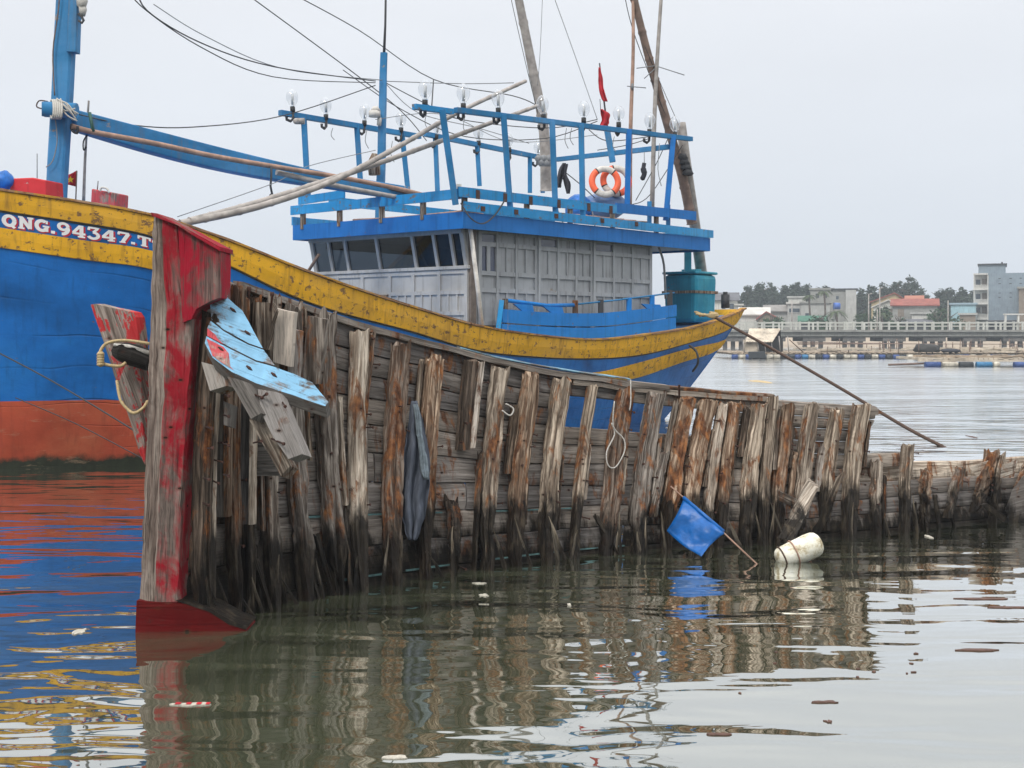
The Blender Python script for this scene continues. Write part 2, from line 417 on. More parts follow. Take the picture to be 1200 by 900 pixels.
M['shirt_pale'] = plain('shirt_faded_cloth', (.15, .185, .21), .9, .3, 20, .004)
def foam_mat():
    t = NT('foam_float')
    n = t.noise(t.coords('POS', (9, 9, 9)), 1, 8, .7)
    c = t.ramp(n, [(.30, (.12, .08, .045)), (.40, (.52, .45, .30)), (.5, (.80, .77, .64)), (.7, (.88, .87, .80))])
    t.principled(c, .8, t.bump(n, .8, .02), spec=.2); return t.m
M['foam'] = foam_mat()
def glass(name, tint, opac, rough=.02, gl=(.8, .85, .9), edge=.18):
    t = NT(name)
    tr = t.new('ShaderNodeBsdfTransparent'); t.put(tr.inputs[0], tint)
    g = t.new('ShaderNodeBsdfGlossy'); t.put(g.inputs['Color'], gl); g.inputs['Roughness'].default_value = rough
    lw = t.new('ShaderNodeLayerWeight'); lw.inputs[0].default_value = .35
    f = t.rng(lw.outputs['Facing'], 0, 1, opac, min(1, opac+edge))
    mx = t.new('ShaderNodeMixShader'); t.put(mx.inputs[0], f); t.put(mx.inputs[1], tr.outputs[0]); t.put(mx.inputs[2], g.outputs[0])
    t.put(t.out.inputs['Surface'], mx.outputs[0]); return t.m
M['pane'] = glass('window_glass', (.035, .05, .07, 1), .02, gl=(.5, .55, .6))
M['bulb'] = glass('bulb_glass', (.90, .91, .92, 1), .06, .05, (.95, .96, .97), .5)
M['bulb_in'] = plain('lamp_arc_tube', (.55, .56, .56), .4, .1, 10, 0)
M['concrete'] = paint('bridge_concrete', (.30, .295, .27), .25, .1, under=(.14, .13, .11), rough=.85, streak=.6, dirt=(.07, .065, .06), chipscale=.8)
M['concrete_dk'] = paint('pier_concrete', (.16, .15, .14), .3, .1, under=(.08, .07, .06), rough=.85, streak=.6, chipscale=.8)
M['white_rail'] = plain('bridge_rail_white', (.50, .50, .455), .8, .2, .6, 0)
M['sand'] = plain('sand_bank', (.33, .27, .205), .95, .25, .25, .02)
M['land'] = plain('ground_far_shore', (.14, .13, .08), .95, .4, .12, 0)

# water: murky green body under a rippled, mirror-like surface
def water_mat():
    t = NT('harbour_water')
    n1 = t.noise(t.coords('POS', (.62, 1.7, 1)), 1, 2, .5, .35)
    n2 = t.noise(t.coords('POS', (2.2, 5.0, 1), (7, 3, 0)), 1, 2, .5, .6)
    n3 = t.noise(t.coords('POS', (.16, .42, 1), (17, 3, 0)), 1, 2, .5)
    y = t.sepz(t.new('ShaderNodeNewGeometry').outputs['Position'], 1)
    far = t.rng(y, 14, 45, 0.0, 1.0)
    patch = t.rng(t.noise(t.coords('POS', (.07, .16, 1), (5, 1, 0)), 1, 2), .35, .65, .55, 1.35)
    amp = t.math('MULTIPLY', patch, t.rng(far, 0, 1, 1.0, 1.5))
    h = t.math('ADD', t.math('MULTIPLY', n1, .80), t.math('MULTIPLY', n2, .03))
    h = t.math('ADD', h, t.math('MULTIPLY', n3, 1.2))
    h = t.math('MULTIPLY', h, amp)
    bp = t.bump(h, 1.0, .048)
    d = t.new('ShaderNodeBsdfDiffuse')
    mud = t.noise(t.coords('POS', (.3, .5, 1)), 1, 3)
    t.put(d.inputs['Color'], t.mix(mud, (.060, .070, .040), (.082, .090, .054)))
    g = t.new('ShaderNodeBsdfGlossy'); t.put(g.inputs['Color'], (.99, 1.0, 1.0, 1)); t.put(g.inputs['Roughness'], t.rng(far, 0, 1, .015, .15)); t.put(g.inputs['Normal'], bp)
    fr = t.new('ShaderNodeFresnel'); fr.inputs['IOR'].default_value = 1.33; t.put(fr.inputs['Normal'], bp)
    f = t.rng(fr.outputs[0], .04, .42, .42, .95)
    mx = t.new('ShaderNodeMixShader'); t.put(mx.inputs[0], f); t.put(mx.inputs[1], d.outputs[0]); t.put(mx.inputs[2], g.outputs[0])
    t.put(t.out.inputs['Surface'], mx.outputs[0]); return t.m
M['water'] = water_mat()

# ------------------------------------------------------------------ setting
wb = MB(); wb.add([(-420, -30, 0), (420, -30, 0), (420, 193, 0), (-420, 193, 0)], [(0, 1, 2, 3)])
link('water', wb, M['water'], kind='structure')
# far shore: sandy bank rising to flat land
rows = []
for y, z in ((186, -.6), (192, .15), (197, .9), (201, 1.75), (206, 1.9), (260, 2.0), (470, 2.2)):
    rows.append([(x, y+2.2*ns(x*.03, y*.1), z+(.25*ns(x*.08, y*.07) if y > 187 else 0)) for x in range(-420, 421, 6)])
gb = MB(); gb.grid(rows[::-1]); gb.f = [f[::-1] for f in gb.f]; gb.uv = [u[::-1] for u in gb.uv]
for k, f in enumerate(gb.f): gb.mi[k] = 1 if gb.v[f[0]].y > 203 and gb.v[f[2]].y > 203 else 0
link('ground', gb, [M['sand'], M['land']], kind='structure')

exec_parts = []
# ================================================================== THE WRECK
WRECK = thing('wrecked_boat_hull', 'broken grey wooden hull remnant with rusty rotten ribs and tall red stem post', 'boat wreck', WW(600, 662))
BT = [  # u, base px, base py, top px, top py, flare
 (-.02, 196, 739, 214, 318, .0), (0, 205, 737, 228, 322, .05), (.1, 262, 722, 278, 334, .25), (.2, 345, 703, 335, 354, .4),
 (.3, 420, 688, 415, 381, .5), (.4, 500, 675, 508, 406, .55), (.5, 590, 662, 610, 432, .6), (.6, 690, 650, 715, 449, .6),
 (.7, 790, 642, 815, 461, .6), (.8, 880, 637, 905, 469, .55), (.9, 985, 629, 1012, 476, .5), (1.0, 1100, 617, 1128, 477, .45),
 (1.1, 1200, 608, 1235, 476, .4), (1.22, 1340, 598, 1378, 474, .35)]
def S(u, v, d=0.0):
    """point on the inside face of the wreck's planking, d metres towards the camera"""
    bx_, by_, tx, ty, fl = smooth_table(BT, u)
    b = WW(bx_, by_); t = W(tx, ty, b.y+fl)
    p = b.lerp(t, v)
    belly = .05*math.sin(max(0, min(1, v))*math.pi)
    e = .01
    bx2, by2, _, _, _ = smooth_table(BT, u+e); b2 = WW(bx2, by2)
    tan = (b2-b).normalized(); n = Vector((tan.y, -tan.x, 0))
    return p-n*belly+n*d, n, tan
def u_at(px, py, v=None):
    """u, v of the planking behind a photo pixel"""
    u, v = .5, .5
    lo, hi = -.02, 1.22
    for _ in range(30):
        u = (lo+hi)/2
        bx_, by_, tx, ty, fl = smooth_table(BT, u)
        v = (by_-py)/(by_-ty); x = lerp(bx_, tx, v)
        if x < px: lo = u
        else: hi = u
    return u, v
# strakes
edges = [-.25, .03, .15, .27, .39, .51, .62, .72, .81, .90, 1.0]
def strake(k, u0, u1, gap=.006, mat='plank', seed=0, thick=.045, ragr=.01, ragl=.0):
    v0, v1 = edges[k], edges[k+1]
    n = max(4, int((u1-u0)*130)); rr = []
    for i in range(n+1):
        u = lerp(u0, u1, i/n)
        if i == n: pass
        a = v0+gap*.75+.012*ns(u*14, k*3.1)+.0012*ns(u*90, k*1.7, 2)
        b = v1-gap*.75+.012*ns(u*14, (k+1)*3.1)+.0012*ns(u*90, k*2.9+4)
        if k == 9: b = v1+.006*ns(u*40, 3)
        ring = []
        for q in range(5):
            vv = lerp(a, b, q/4)
            uu = u
            if i == n: uu = u+ragr*ns(vv*40, seed+k)*2
            if i == 0: uu = u+ragl*ns(vv*40, seed+k+5)*2
            d = .010*ns(u*30, vv*14, seed)+.012*ns(u*9, k*7.7)-(.010 if q in (0, 4) else 0)
            ring.append(S(uu, vv, d)[0])
        for q in (4, 0):
            vv = lerp(a, b, q/4); uu = u
            if gap < .02: vv += .006 if q == 4 else -.006
            if i == n: uu = u+ragr*ns(vv*40, seed+k)*2
            ring.append(S(uu, vv, -thick)[0])
        rr.append(ring)
    m = MB(); m.rings(rr)
    return link('plank', m, M[mat], WRECK)
rs = random.Random(5)
for k in range(10):
    segs = []
    if k <= 4:      # run the whole length
        cut = [0.0]
        while cut[-1] < 1.2: cut.append(cut[-1]+rs.uniform(.26, .5))
        cut[-1] = 1.22
        if cut[-1]-cut[-2] < .06: cut.pop(-2)
        segs = list(zip(cut, cut[1:]))
        if k == 4: segs = [(0.0, .33), (.33, .66), (.66, .905)]
    elif k == 5: segs = [(0, .41), (.41, .78), (.78, .965)]
    elif k == 6: segs = [(0, .28), (.28, .735), (.735, .912)]
    elif k == 7: segs = [(0, .36), (.36, .555), (.752, .908)]
    elif k == 8: segs = [(0, .24), (.24, .548), (.752, .913)]
    elif k == 9: segs = [(0, .30), (.30, .62), (.62, .80), (.80, .916)]
    for (a, b) in segs:
        g = .006
        if k in (6, 8) and b > .85: g = .013
        strake(k, a+.0012, b-.0012, g, seed=rs.random()*50, ragr=.006 if b > .9 or b < 1.2 and abs(b-.965) < .01 else .001)
# outer strake standing behind the low stern part (its pale upper edge)
m = MB(); rr = []
for i in range(41):
    u = lerp(.905, 1.22, i/40); top = .525+.02*ns(u*15); bot = .35
    rr.append([S(u, top, -.10)[0], S(u, top+.005, -.17)[0], S(u, bot, -.17)[0], S(u, bot, -.10)[0]])
m.rings(rr); link('plank', m, M['rib_pale'], WRECK)
# cap rail along the sheer, with old blue paint on top
def cap(u0, u1, off0, off1, w, h, mat, seed=0, lift=0):
    rr = []; n = 50
    for i in range(n+1):
        u = lerp(u0, u1, i/n); o = lerp(off0, off1, i/n)
        p, nn, tn = S(u, 1.0)
        p = p+Vector((0, 0, o+.010*ns(u*25, seed)))
        hh = h*(1+.25*ns(u*30, seed+4)); ww = w*(1+.12*ns(u*18, seed+8))
        rr.append([p+nn*ww*.6-Vector((0, 0, hh)), p+nn*ww*.6, p-nn*ww*.4+Vector((0, 0, .012+lift)), p-nn*ww*.4-Vector((0, 0, hh))])
    m = MB(); m.rings(rr); return link('cap_rail', m, M[mat], WRECK)
cap(.10, .665, .02, .05, .12, .055, 'plank', 1)
cap(.43, .62, .056, .074, .10, .010, 'cap_paint', 3, .003)
cap(.555, .79, -.02, .035, .10, .05, 'plank', 7)
cap(.66, .80, .045, .06, .09, .03, 'rib_rust', 9)

# ribs: (top px, top py, bottom px, bottom py, width px, material, stand-off)
def rib(name, xt, yt, xb, yb, wpx, mat, off=.02, depth=.13, erode=.5, seed=0, label=None, under=.0, nails=0, bend=0, n=64, fork=0):
    ut, vt = u_at(xt, yt); ub, vb = u_at(xb, yb)
    rr = []; dn = .30 if vb < .04 else 0
    P = []
    for i in range(n+1):
        f = i/n
        u, v = lerp(ut, ub, f), lerp(vt, vb-(.12 if vb < .06 else 0), f)
        p, nn, tn = S(u, v, off)
        P.append((p, nn, tn, f))
    Y = P[0][0].y
    w0 = wpx/F*Y*.88
    K = 26
    for (p, nn, tn, f) in P:
        z = p.z
        er = erode*(.35+.65*max(0, min(1, (1.1-z)/1.1)))
        w = w0*(1+.16*ns(f*5, seed*3.3)+.07*ns(f*17, seed*1.7))
        low = max(0, min(1, (.42-z)/.5))
        w *= 1-low*.62*erode*1.2
        sh = bend*math.sin(f*math.pi)+w0*(.16*ns(f*2.6, seed*7.1)+.10*ns(f*9, seed*2.7))*er*1.6
        ring = []
        for q in range(K):
            a = 2*math.pi*q/K+math.pi/K
            c, s_ = math.cos(a), math.sin(a)
            e = 6
            rr_ = (abs(c)**e+abs(s_)**e)**(-1/e)
            x, y = c*rr_*w/2, s_*rr_*depth/2
            bite = max(0, ns(f*7+x*9, seed*2.3, a*.8)-.12)*1.5*er + max(0, ns(f*24, seed*5, a*1.4)-.2)*.7*er
            jt = 1-min(.72, bite)+.05*ns(f*60, a*3, seed)
            gro = ns(a*3.3, f*2.2, seed*4.4)
            gro = max(0, gro-.12)*(.55+1.1*max(0, min(1, (.9-z)/1.1)))*er*1.25+.06*ns(a*9, f*9, seed)
            y *= 1-min(.75, gro*1.4); x *= 1-min(.5, gro*.7)
            x *= jt; y *= 1-min(.5, bite*.8)
            end = 0
            if i == 0: pass
            ring.append(p+tn*(x+sh)+nn*(depth/2+y)+Vector((0, 0, (.055*ns(a*1.6, seed*9)*erode*2+(.05*fork*abs(c) if fork else 0)) if f == 0 else 0)))
        rr.append(ring)
    m = MB(); m.rings(rr[::-1])
    o = link('rib', m, M[mat], WRECK, label)
    r2 = random.Random(seed*13+1)
    if vb < .06 and n > 30 and xb < 1080:
        for k in range(2 if xb < 760 else 1):
            p, nn, tn, _ = P[int(n*(.86-.05*k))]
            lean = r2.uniform(-.14, .20); hh_ = r2.uniform(.25, .55); c0 = p+tn*w0*r2.uniform(-.6, .6)+nn*(depth*.9)
            c0.z = 0; Q = [c0+tn*lean*(1-q/5)+nn*.03*(1-q/5)+Vector((.012*ns(q*1.1, seed+k), 0, -.06+hh_*q/5)) for q in range(6)]
            ws = [.020, .024, .020, .016, .011, .003]; rr2_ = []
            for q, c_ in enumerate(Q):
                s_ = ws[q]*(1+.5*ns(q*1.7, seed+k*3)); rr2_.append([c_-tn*s_, c_+nn*s_*.5, c_+tn*s_, c_-nn*s_*.5])
            sb = MB(); sb.rings(rr2_); link('splinter', sb, M['splinter'], o)
    for k in range(nails):
        f = r2.uniform(.05, .72); p, nn, tn, _ = P[int(f*n)]
        side = r2.choice((.28, .42, .5, -.3)); c = p+tn*w0*side+nn*(depth*.75)
        d = (nn*1+tn*r2.uniform(-.2, .9)+Vector((0, 0, r2.uniform(-.3, .2)))).normalized()
        L = r2.uniform(.045, .085)
        nb = MB(); nb.tube([c-d*.03, c+d*L, c+d*(L+.001), c+d*(L+.010)], [.0065, .0065, .014, .012], 6)
        link('nail', nb, M['nail'], o)
    return o
RB = [
 (231, 372, 216, 716, 19, 'rib_dark', .10, .16, .8, 3),
 (246, 420, 236, 708, 13, 'rib_pale', .08, .06, .4, 2),
 (268, 336, 268, 716, 15, 'rib_rust', .05, .12, .7, 3),
 (290, 350, 285, 712, 13, 'rib_dark', .02, .12, .7, 1),
 (311, 352, 313, 712, 20, 'rib_grey', .02, .13, .8, 3),
 (333, 360, 352, 700, 25, 'rib_grey', .02, .15, .9, 3),
 (372, 368, 388, 694, 26, 'rib_grey', .02, .15, .9, 3),
 (414, 388, 415, 690, 22, 'rib_pale', .02, .14, .6, 3),
 (429, 391, 421, 500, 9, 'rib_rust', .03, .10, .5, 2),
 (463, 406, 450, 682, 25, 'rib_rust', .02, .15, .9, 3),
 (503, 419, 489, 676, 22, 'rib_rust', .02, .15, .95, 3),
 (546, 422, 540, 530, 17, 'rib_dark', .02, .11, .25, 1),
 (556, 424, 548, 527, 7, 'rib_pale', .03, .12, .25, 1),
 (580, 433, 562, 666, 21, 'rib_grey', .02, .15, .8, 3),
 (616, 440, 597, 663, 22, 'rib_rust', .02, .15, .9, 3),
 (652, 446, 632, 658, 22, 'rib_grey', .02, .15, .85, 3),
 (689, 452, 667, 652, 12, 'rib_grey', .03, .11, .3, 2),
 (728, 456, 704, 647, 24, 'rib_rust', .02, .15, .7, 3),
 (764, 461, 738, 645, 24, 'rib_grey', .02, .15, .7, 2),
 (774, 531, 760, 605, 13, 'rib_grey', .06, .10, .5, 1),
 (799, 468, 775, 640, 21, 'rib_rust', .02, .15, .95, 3),
 (826, 468, 804, 600, 24, 'rib_rust', .02, .13, .5, 2),
 (842, 473, 820, 640, 12, 'rib_pale', .05, .13, .5, 2),
 (856, 473, 838, 640, 16, 'rib_rust', .02, .14, .7, 2),
 (885, 474, 868, 638, 20, 'rib_grey', .02, .15, .6, 2),
 (899, 465, 889, 634, 13, 'rib_grey', .05, .12, .4, 1),
 (917, 476, 905, 634, 17, 'rib_rust', .02, .15, .7, 2),
 (946, 474, 932, 618, 17, 'rib_grey', .02, .15, .5, 2),
 (975, 481, 960, 620, 15, 'rib_grey', .02, .15, .6, 2),
 (1003, 474, 988, 630, 21, 'rib_grey', .02, .15, .45, 3),
 (526, 590, 528, 672, 20, 'rib_dark', .03, .12, 1.2, 1),
 (1024, 541, 1022, 622, 13, 'rib_grey', .03, .12, .7, 1),
 (1058, 522, 1054, 620, 14, 'rib_grey', .05, .12, .5, 1),
 (1083, 556, 1080, 618, 15, 'rib_rust', .02, .11, 1.0, 1),
 (1122, 549, 1104, 606, 12, 'rib_grey', .04, .10, .6, 1),
 (1158, 531, 1136, 600, 18, 'rib_rust', .04, .13, .9, 2),
 (1170, 533, 1158, 604, 14, 'rib_grey', .02, .12, .8, 1),
 (1204, 545, 1178, 598, 20, 'rib_rust', .04, .13, .8, 2),
 (1238, 540, 1212, 606, 20, 'rib_grey', .04, .13, .8, 1),
]
for i, (xt, yt, xb, yb, w, mt, off, dp, er, nl) in enumerate(RB):
    rib('rib', xt, yt, xb, yb, w, mt, off, dp, er, seed=i+1.37, nails=nl)
rs = random.Random(21)
for i, (xt, yt, xb, yb, w, mt, off, dp, er, nl) in enumerate(RB[3:30]):
    if yb < 600: continue
    f0 = rs.uniform(0, .45); f1 = f0+rs.uniform(.25, .55); sd = rs.choice((-1, 1))*w*.55
    rib('rib', lerp(xt, xb, f0)+sd, lerp(yt, yb, f0), lerp(xt, xb, f1)+sd*1.1, lerp(yt, yb, f1), rs.uniform(4, 9), rs.choice(('rib_pale', 'rib_grey', 'rib_rust', 'rib_dark', 'rib_pale')), off+rs.uniform(-.01, .05), .07, .7, seed=200+i*2.7, n=24)
# short split stumps and slivers between the ribs, at the water
rs = random.Random(9)
for i, (xt, yt, xb, yb, w) in enumerate([(288, 655, 318, 712, 9), (345, 640, 372, 700, 9), (362, 628, 388, 696, 8), (240, 600, 233, 700, 7), (300, 640, 300, 705, 12), (640, 600, 645, 655, 7), (616, 568, 612, 616, 6),
     (1094, 583, 1100, 616, 7), (1070, 590, 1069, 618, 5), (1110, 590, 1119, 614, 6), (692, 605, 735, 650, 7), (808, 590, 812, 640, 10), (1035, 560, 1034, 620, 8), (320, 590, 330, 700, 8), (404, 600, 407, 690, 8)]):
    rib('rib', xt, yt, xb, yb, w, 'rib_grey' if i % 3 else 'rib_dark', .10 if i in (0, 1, 2, 10) else .03, .05, .6, seed=100+i*3.1, n=20)

def slab(name, pts, Ys, thick, mat, axis, parent, jit=.006, label=None, bevel=.004, sub=.08):
    """plank cut to an outline; Ys gives the distance of each corner"""
    P3 = [W(x, y, Y) for (x, y), Y in zip(pts, Ys)]
    m = MB(); m.prism(P3, thick, axis, jit=jit, sub=sub)
    return link(name, m, M[mat], parent, label)
# leaning loose planks at the stern end
slab('plank', [(946, 562), (958, 572), (929, 634), (912, 630)], [13.0, 13.0, 12.6, 12.6], (.03, .05, .01), 'rib_pale', (.5, 0, 1), WRECK, .02)
slab('plank', [(980, 560), (990, 552), (974, 600), (958, 630), (950, 628)], [13.2]*5, (.02, .06, 0), 'rib_grey', (.4, 0, 1), WRECK, .02)
slab('plank', [(912, 574), (936, 586), (933, 596), (912, 586)], [13.3]*4, (.0, .05, 0), 'rib_grey', (1, 0, -.5), WRECK, .01)
slab('plank', [(1151, 592), (1157, 590), (1180, 606), (1176, 612)], [14.4]*4, (.0, .06, .0), 'rib_grey', (1, 0, -.7), WRECK, .01)
slab('plank', [(1186, 574), (1215, 540), (1230, 610), (1182, 612), (1178, 596)], [14.9]*5, (.02, .05, 0), 'plank', (1, 0, .3), WRECK, .02)
slab('plank', [(1136, 548), (1158, 540), (1146, 560)], [14.6]*3, (.02, .05, 0), 'rib_pale', (1, 0, .3), WRECK, .02)
slab('plank', [(1174, 545), (1193, 538), (1188, 560), (1172, 560)], [14.8]*4, (.02, .05, 0), 'rib_pale', (1, 0, .3), WRECK, .02)
# grey vertical boards by the bow (in front of the ribs)
slab('plank', [(228, 440), (250, 440), (247, 558), (226, 556)], [9.75]*4, (.0, .05, 0), 'board_grey', (0, 0, 1), WRECK)
slab('plank', [(248, 455), (262, 455), (262, 606), (247, 606)], [9.85]*4, (.0, .06, 0), 'board_grey', (0, 0, 1), WRECK)
slab('plank', [(272, 475), (294, 470), (293, 614), (271, 616)], [10.0]*4, (.02, .06, 0), 'board_grey', (0, 0, 1), WRECK)
slab('plank', [(294, 500), (332, 500), (332, 558), (294, 558)], [10.1]*4, (.02, .05, 0), 'board_grey', (1, 0, 0), WRECK)
slab('plank', [(262, 455), (267, 455), (267, 606), (262, 606)], [9.84]*4, (.02, .10, 0), 'rib_rust', (0, 0, 1), WRECK)
slab('plank', [(293, 480), (297, 480), (296, 615), (291, 615)], [9.97]*4, (.02, .06, 0), 'rib_pale', (0, 0, 1), WRECK)
# odd short boards nailed on high up near the bow
slab('plank', [(322, 361), (345, 366), (340, 430), (320, 424)], [10.35]*4, (.02, .05, 0), 'block_pale', (0, 0, 1), WRECK)
slab('plank', [(340, 385), (352, 388), (348, 445), (337, 440)], [10.45]*4, (.02, .05, 0), 'block_pale', (0, 0, 1), WRECK)
slab('plank', [(361, 370), (382, 374), (374, 450), (352, 450)], [10.6]*4, (.02, .05, 0), 'rib_grey', (0, 0, 1), WRECK, .01)
slab('plank', [(268, 338), (288, 350), (287, 420), (270, 405)], [10.15]*4, (.02, .06, 0), 'rib_rust', (0, 0, 1), WRECK, .01)
slab('plank', [(300, 354), (318, 355), (322, 365), (312, 410), (297, 405)], [10.2]*5, (.02, .06, 0), 'rib_grey', (0, 0, 1), WRECK, .01)

# stem post: hewn timber with flaking red paint
def loft_post(rows, depth, mat, name='stem_post', jit=.012, chamfer=.42, mats=None, n=60, cr=.05):
    y0, y1 = rows[0][0], rows[-1][0]; rr = []
    for i in range(n+1):
        y = lerp(y0, y1, i/n); xl, xr, Y, sl = smooth_table(rows, y)
        f = i/n
        def p(x, d, c=0):
            q = W(x, y+sl*(x-xl)*(1 if f < .05 else 1), Y); q.y += d
            q += Vector((jit*ns(q.z*6, c*3.1, 1)+jit*.5*ns(q.z*22, c, 5), jit*ns(q.z*7, c*2, 8), 0)); return q
        w = xr-xl
        rr.append([p(xl+.3, depth, 0), p(xl, .07, 1), p(xl+w*.18, .02, 2), p(xl+w*chamfer, .0, 3), p(xl+w*(chamfer+.04), .0, 4),
                   p(xl+w*.75, .012, 5), p(xr-w*.04, .02, 6), p(xr, .06, 7), p(xr, depth, 8)])
    m = MB(); m.rings(rr)
    n9 = 9
    if mats:
        for k in range(len(m.f)):
            if len(m.f[k]) == 4:
                q = m.f[k][0] % n9
                m.mi[k] = 1 if q in (0, 1, 2) else 0
    return link(name, m, mats or M[mat], WRECK)
loft_post([(250, 177, 208, 9.36, .40), (300, 175.5, 212, 9.37, .2), (365, 173.5, 224, 9.38, 0), (450, 171, 222, 9.39, 0), (550, 167, 216, 9.40, 0), (650, 163, 211, 9.40, 0), (706, 160.5, 209, 9.40, 0)],
          .38, 'stem', mats=[M['stem'], M['stem_grey']])
slab('stem_cheek', [(208.5, 263), (257, 291), (258, 296), (257, 349), (246, 353), (230, 362), (224, 374), (214, 378)], [9.37]*8, (.0, .36, .0), 'stem_red', (0, 0, 1), WRECK, .006)
slab('stem_cap', [(176.5, 249), (184, 250), (257.5, 289), (257.5, 294), (240, 284), (208, 264), (178, 253)], [9.335]*7, (.01, .40, .0), 'stem_red', (1, 0, -.5), WRECK, .004)
# forefoot: the dark red fin at the waterline
m = MB()
o1 = [W(160, 704, 9.395), W(204, 706, 9.395), W(218, 708, 9.40), W(245, 716, 9.42), (W(272, 731, 9.44)), W(288, 737, 9.45), W(292, 742, 9.45), W(270, 760, 9.45), W(158, 770, 9.395)]
m.prism(o1, (.0, .30, .0), (1, 0, 0), jit=.006, sub=.1); link('forefoot', m, M['fore_red'], WRECK)
m = MB(); m.prism([W(206, 704, 9.39), W(222, 706, 9.40), W(248, 714, 9.41), W(274, 729, 9.43), W(290, 734, 9.44), W(288, 738, 9.44), W(268, 732, 9.43), W(245, 717, 9.41)], (0, .34, 0), (1, 0, 0), jit=.004, sub=.06)
link('forefoot_edge', m, M['rib_grey'], WRECK)
# the other side's stub: slanting red board, black beam, teal boards
slab('side_board', [(106, 357), (112, 356), (155, 366), (159, 372), (163, 402), (166, 470), (170, 545), (163, 530), (152, 492), (137, 450), (122, 402)], [9.9]*11, (.05, .07, .0), 'board_red', (.35, 0, -1), WRECK, .008)
slab('side_board', [(146, 430), (178, 430), (178, 470), (154, 466)], [9.98]*4, (0, .04, 0), 'teal_chip', (1, 0, 0), WRECK, .006)
slab('side_board', [(152, 455), (176, 456), (175, 492), (160, 484)], [9.96]*4, (0, .04, 0), 'teal_chip', (1, 0, 0), WRECK, .006)
slab('side_board', [(160, 484), (176, 488), (175, 532), (166, 520)], [9.99]*4, (0, .04, 0), 'teal_chip', (0, 0, 1), WRECK, .006)
m = MB(); pth = [W(136, 411, 9.78), W(145, 413, 9.74), W(158, 417, 9.72), W(176, 424, 9.72)]
m.tube(pth, [.05, .082, .09, .08], 7, sm=False); link('beam_end', m, M['beam_black'], WRECK)
m = MB(); m.tube([W(134, 404, 9.74), W(150, 406, 9.68), W(176, 414, 9.66)], [.012, .018, .018], 6); link('beam_edge', m, M['rope_white'], WRECK)

# blue broken planks sticking out over the bow, three boards with cracks between them
Zt = Vector((.012, .06, -.105))
def tilt(pts, Y0=9.15, sl=.0042, ref=480):
    return [Y0+(ref-(y-.55*(x-300)))*sl for x, y in pts]
bluepl = [
 [(247, 343), (265, 341), (268, 350), (284, 364), (292, 378), (308, 408), (291, 402), (262, 386), (248, 374), (246, 355)],
 [(247, 376), (262, 388), (291, 404), (309, 410), (322, 428), (300, 422), (268, 406), (243, 392), (243, 384)],
 [(242, 394), (268, 408), (300, 424), (322, 430), (344, 438), (366, 448), (385, 471), (381, 476), (340, 462), (300, 449), (272, 436), (249, 419), (240, 402)]]
for k, pl in enumerate(bluepl):
    P3 = [W(x, y, Y) for (x, y), Y in zip(pl, tilt(pl))]
    m = MB(); m.prism(P3, Zt*(.35 if k < 2 else .85), (1, .25, -.62), jit=.004, sub=.07)
    for j in range(1, len(m.f)): m.mi[j] = 1
    bo = link('broken_plank', m, [M['board_blue'] if k == 0 else M['board_bluered'], M['cut_edge']], WRECK, 'broken plank with flaking light blue paint')
    if k:
        q = [(243, 385), (252, 392), (258, 402), (262, 404), (243, 394)] if k == 1 else [(242, 397), (262, 407), (268, 414), (270, 430), (274, 434), (258, 424), (249, 417)]
        P3 = [W(x, y, Y)-Vector((0, .004, -.003)) for (x, y), Y in zip(q, tilt(q))]
        m = MB(); m.prism(P3, (0, .002, -.001)); link('paint_patch', m, M['redpaint'], bo)
    for (hx, hy) in ([(270, 361), (287, 388)], [], [(256, 407), (289, 429), (318, 437)])[k]:
        Yh = tilt([(hx, hy)])[0]
        m = MB(); c = W(hx, hy, Yh)-Vector((0, .006, -.004)); c2 = W(hx+7, hy+6, Yh)-Vector((0, .006, -.004))
        m.tube([c, c.lerp(c2, .5), c2], [.006, .013, .003], 6); link('nail_hole', m, M['nail'], bo)
# timber ends hanging below them, with nails
def block(pts, d, name='timber_end', Y=9.35, mat='block_pale'):
    P3 = [W(x, y, Y) for x, y in pts]
    ax = P3[2]-P3[1]
    m = MB(); m.prism(P3, d, ax, jit=.004, sub=.08); return link(name, m, M[mat], WRECK)
block([(236, 424), (258, 430), (266, 452), (246, 458)], (.07, .09, -.03))
block([(266, 441), (284, 446), (306, 484), (294, 491)], (.07, .07, -.035), Y=9.24, mat='cut_edge')
pk = block([(302, 456), (323, 459), (354, 532), (338, 538), (320, 512), (306, 484)], (.06, .07, -.03), Y=9.27)
block([(292, 492), (306, 478), (340, 546), (329, 558)], (.05, .06, -.03), Y=9.36, mat='rib_grey')
block([(318, 470), (330, 474), (339, 500), (332, 506)], (.04, .05, -.02), Y=9.42, mat='cut_edge')
block([(262, 470), (272, 474), (270, 500), (262, 498)], (.03, .05, -.02), Y=9.55, mat='cut_edge')
block([(318, 456), (330, 462), (338, 492), (330, 490)], (.04, .06, -.02), Y=9.33)
for (x, y, dx, dy) in [(293, 460, 14, 6), (318, 514, 14, 6), (300, 470, 12, -8), (262, 462, 6, 2), (262, 486, 6, 2), (262, 520, 6, 2), (262, 556, 6, 2), (297, 519, 9, -2), (240, 500, 8, 2), (243, 525, 6, 0), (238, 560, 7, 2), (330, 470, 4, 6)]:
    m = MB(); a = W(x, y, 9.50 if x < 290 else 9.32); b = W(x+dx, y+dy, 9.22)
    m.tube([a, b, b+(b-a).normalized()*.001, b+(b-a).normalized()*.012], [.007, .007, .014, .012], 6); link('nail', m, M['nail'], WRECK)
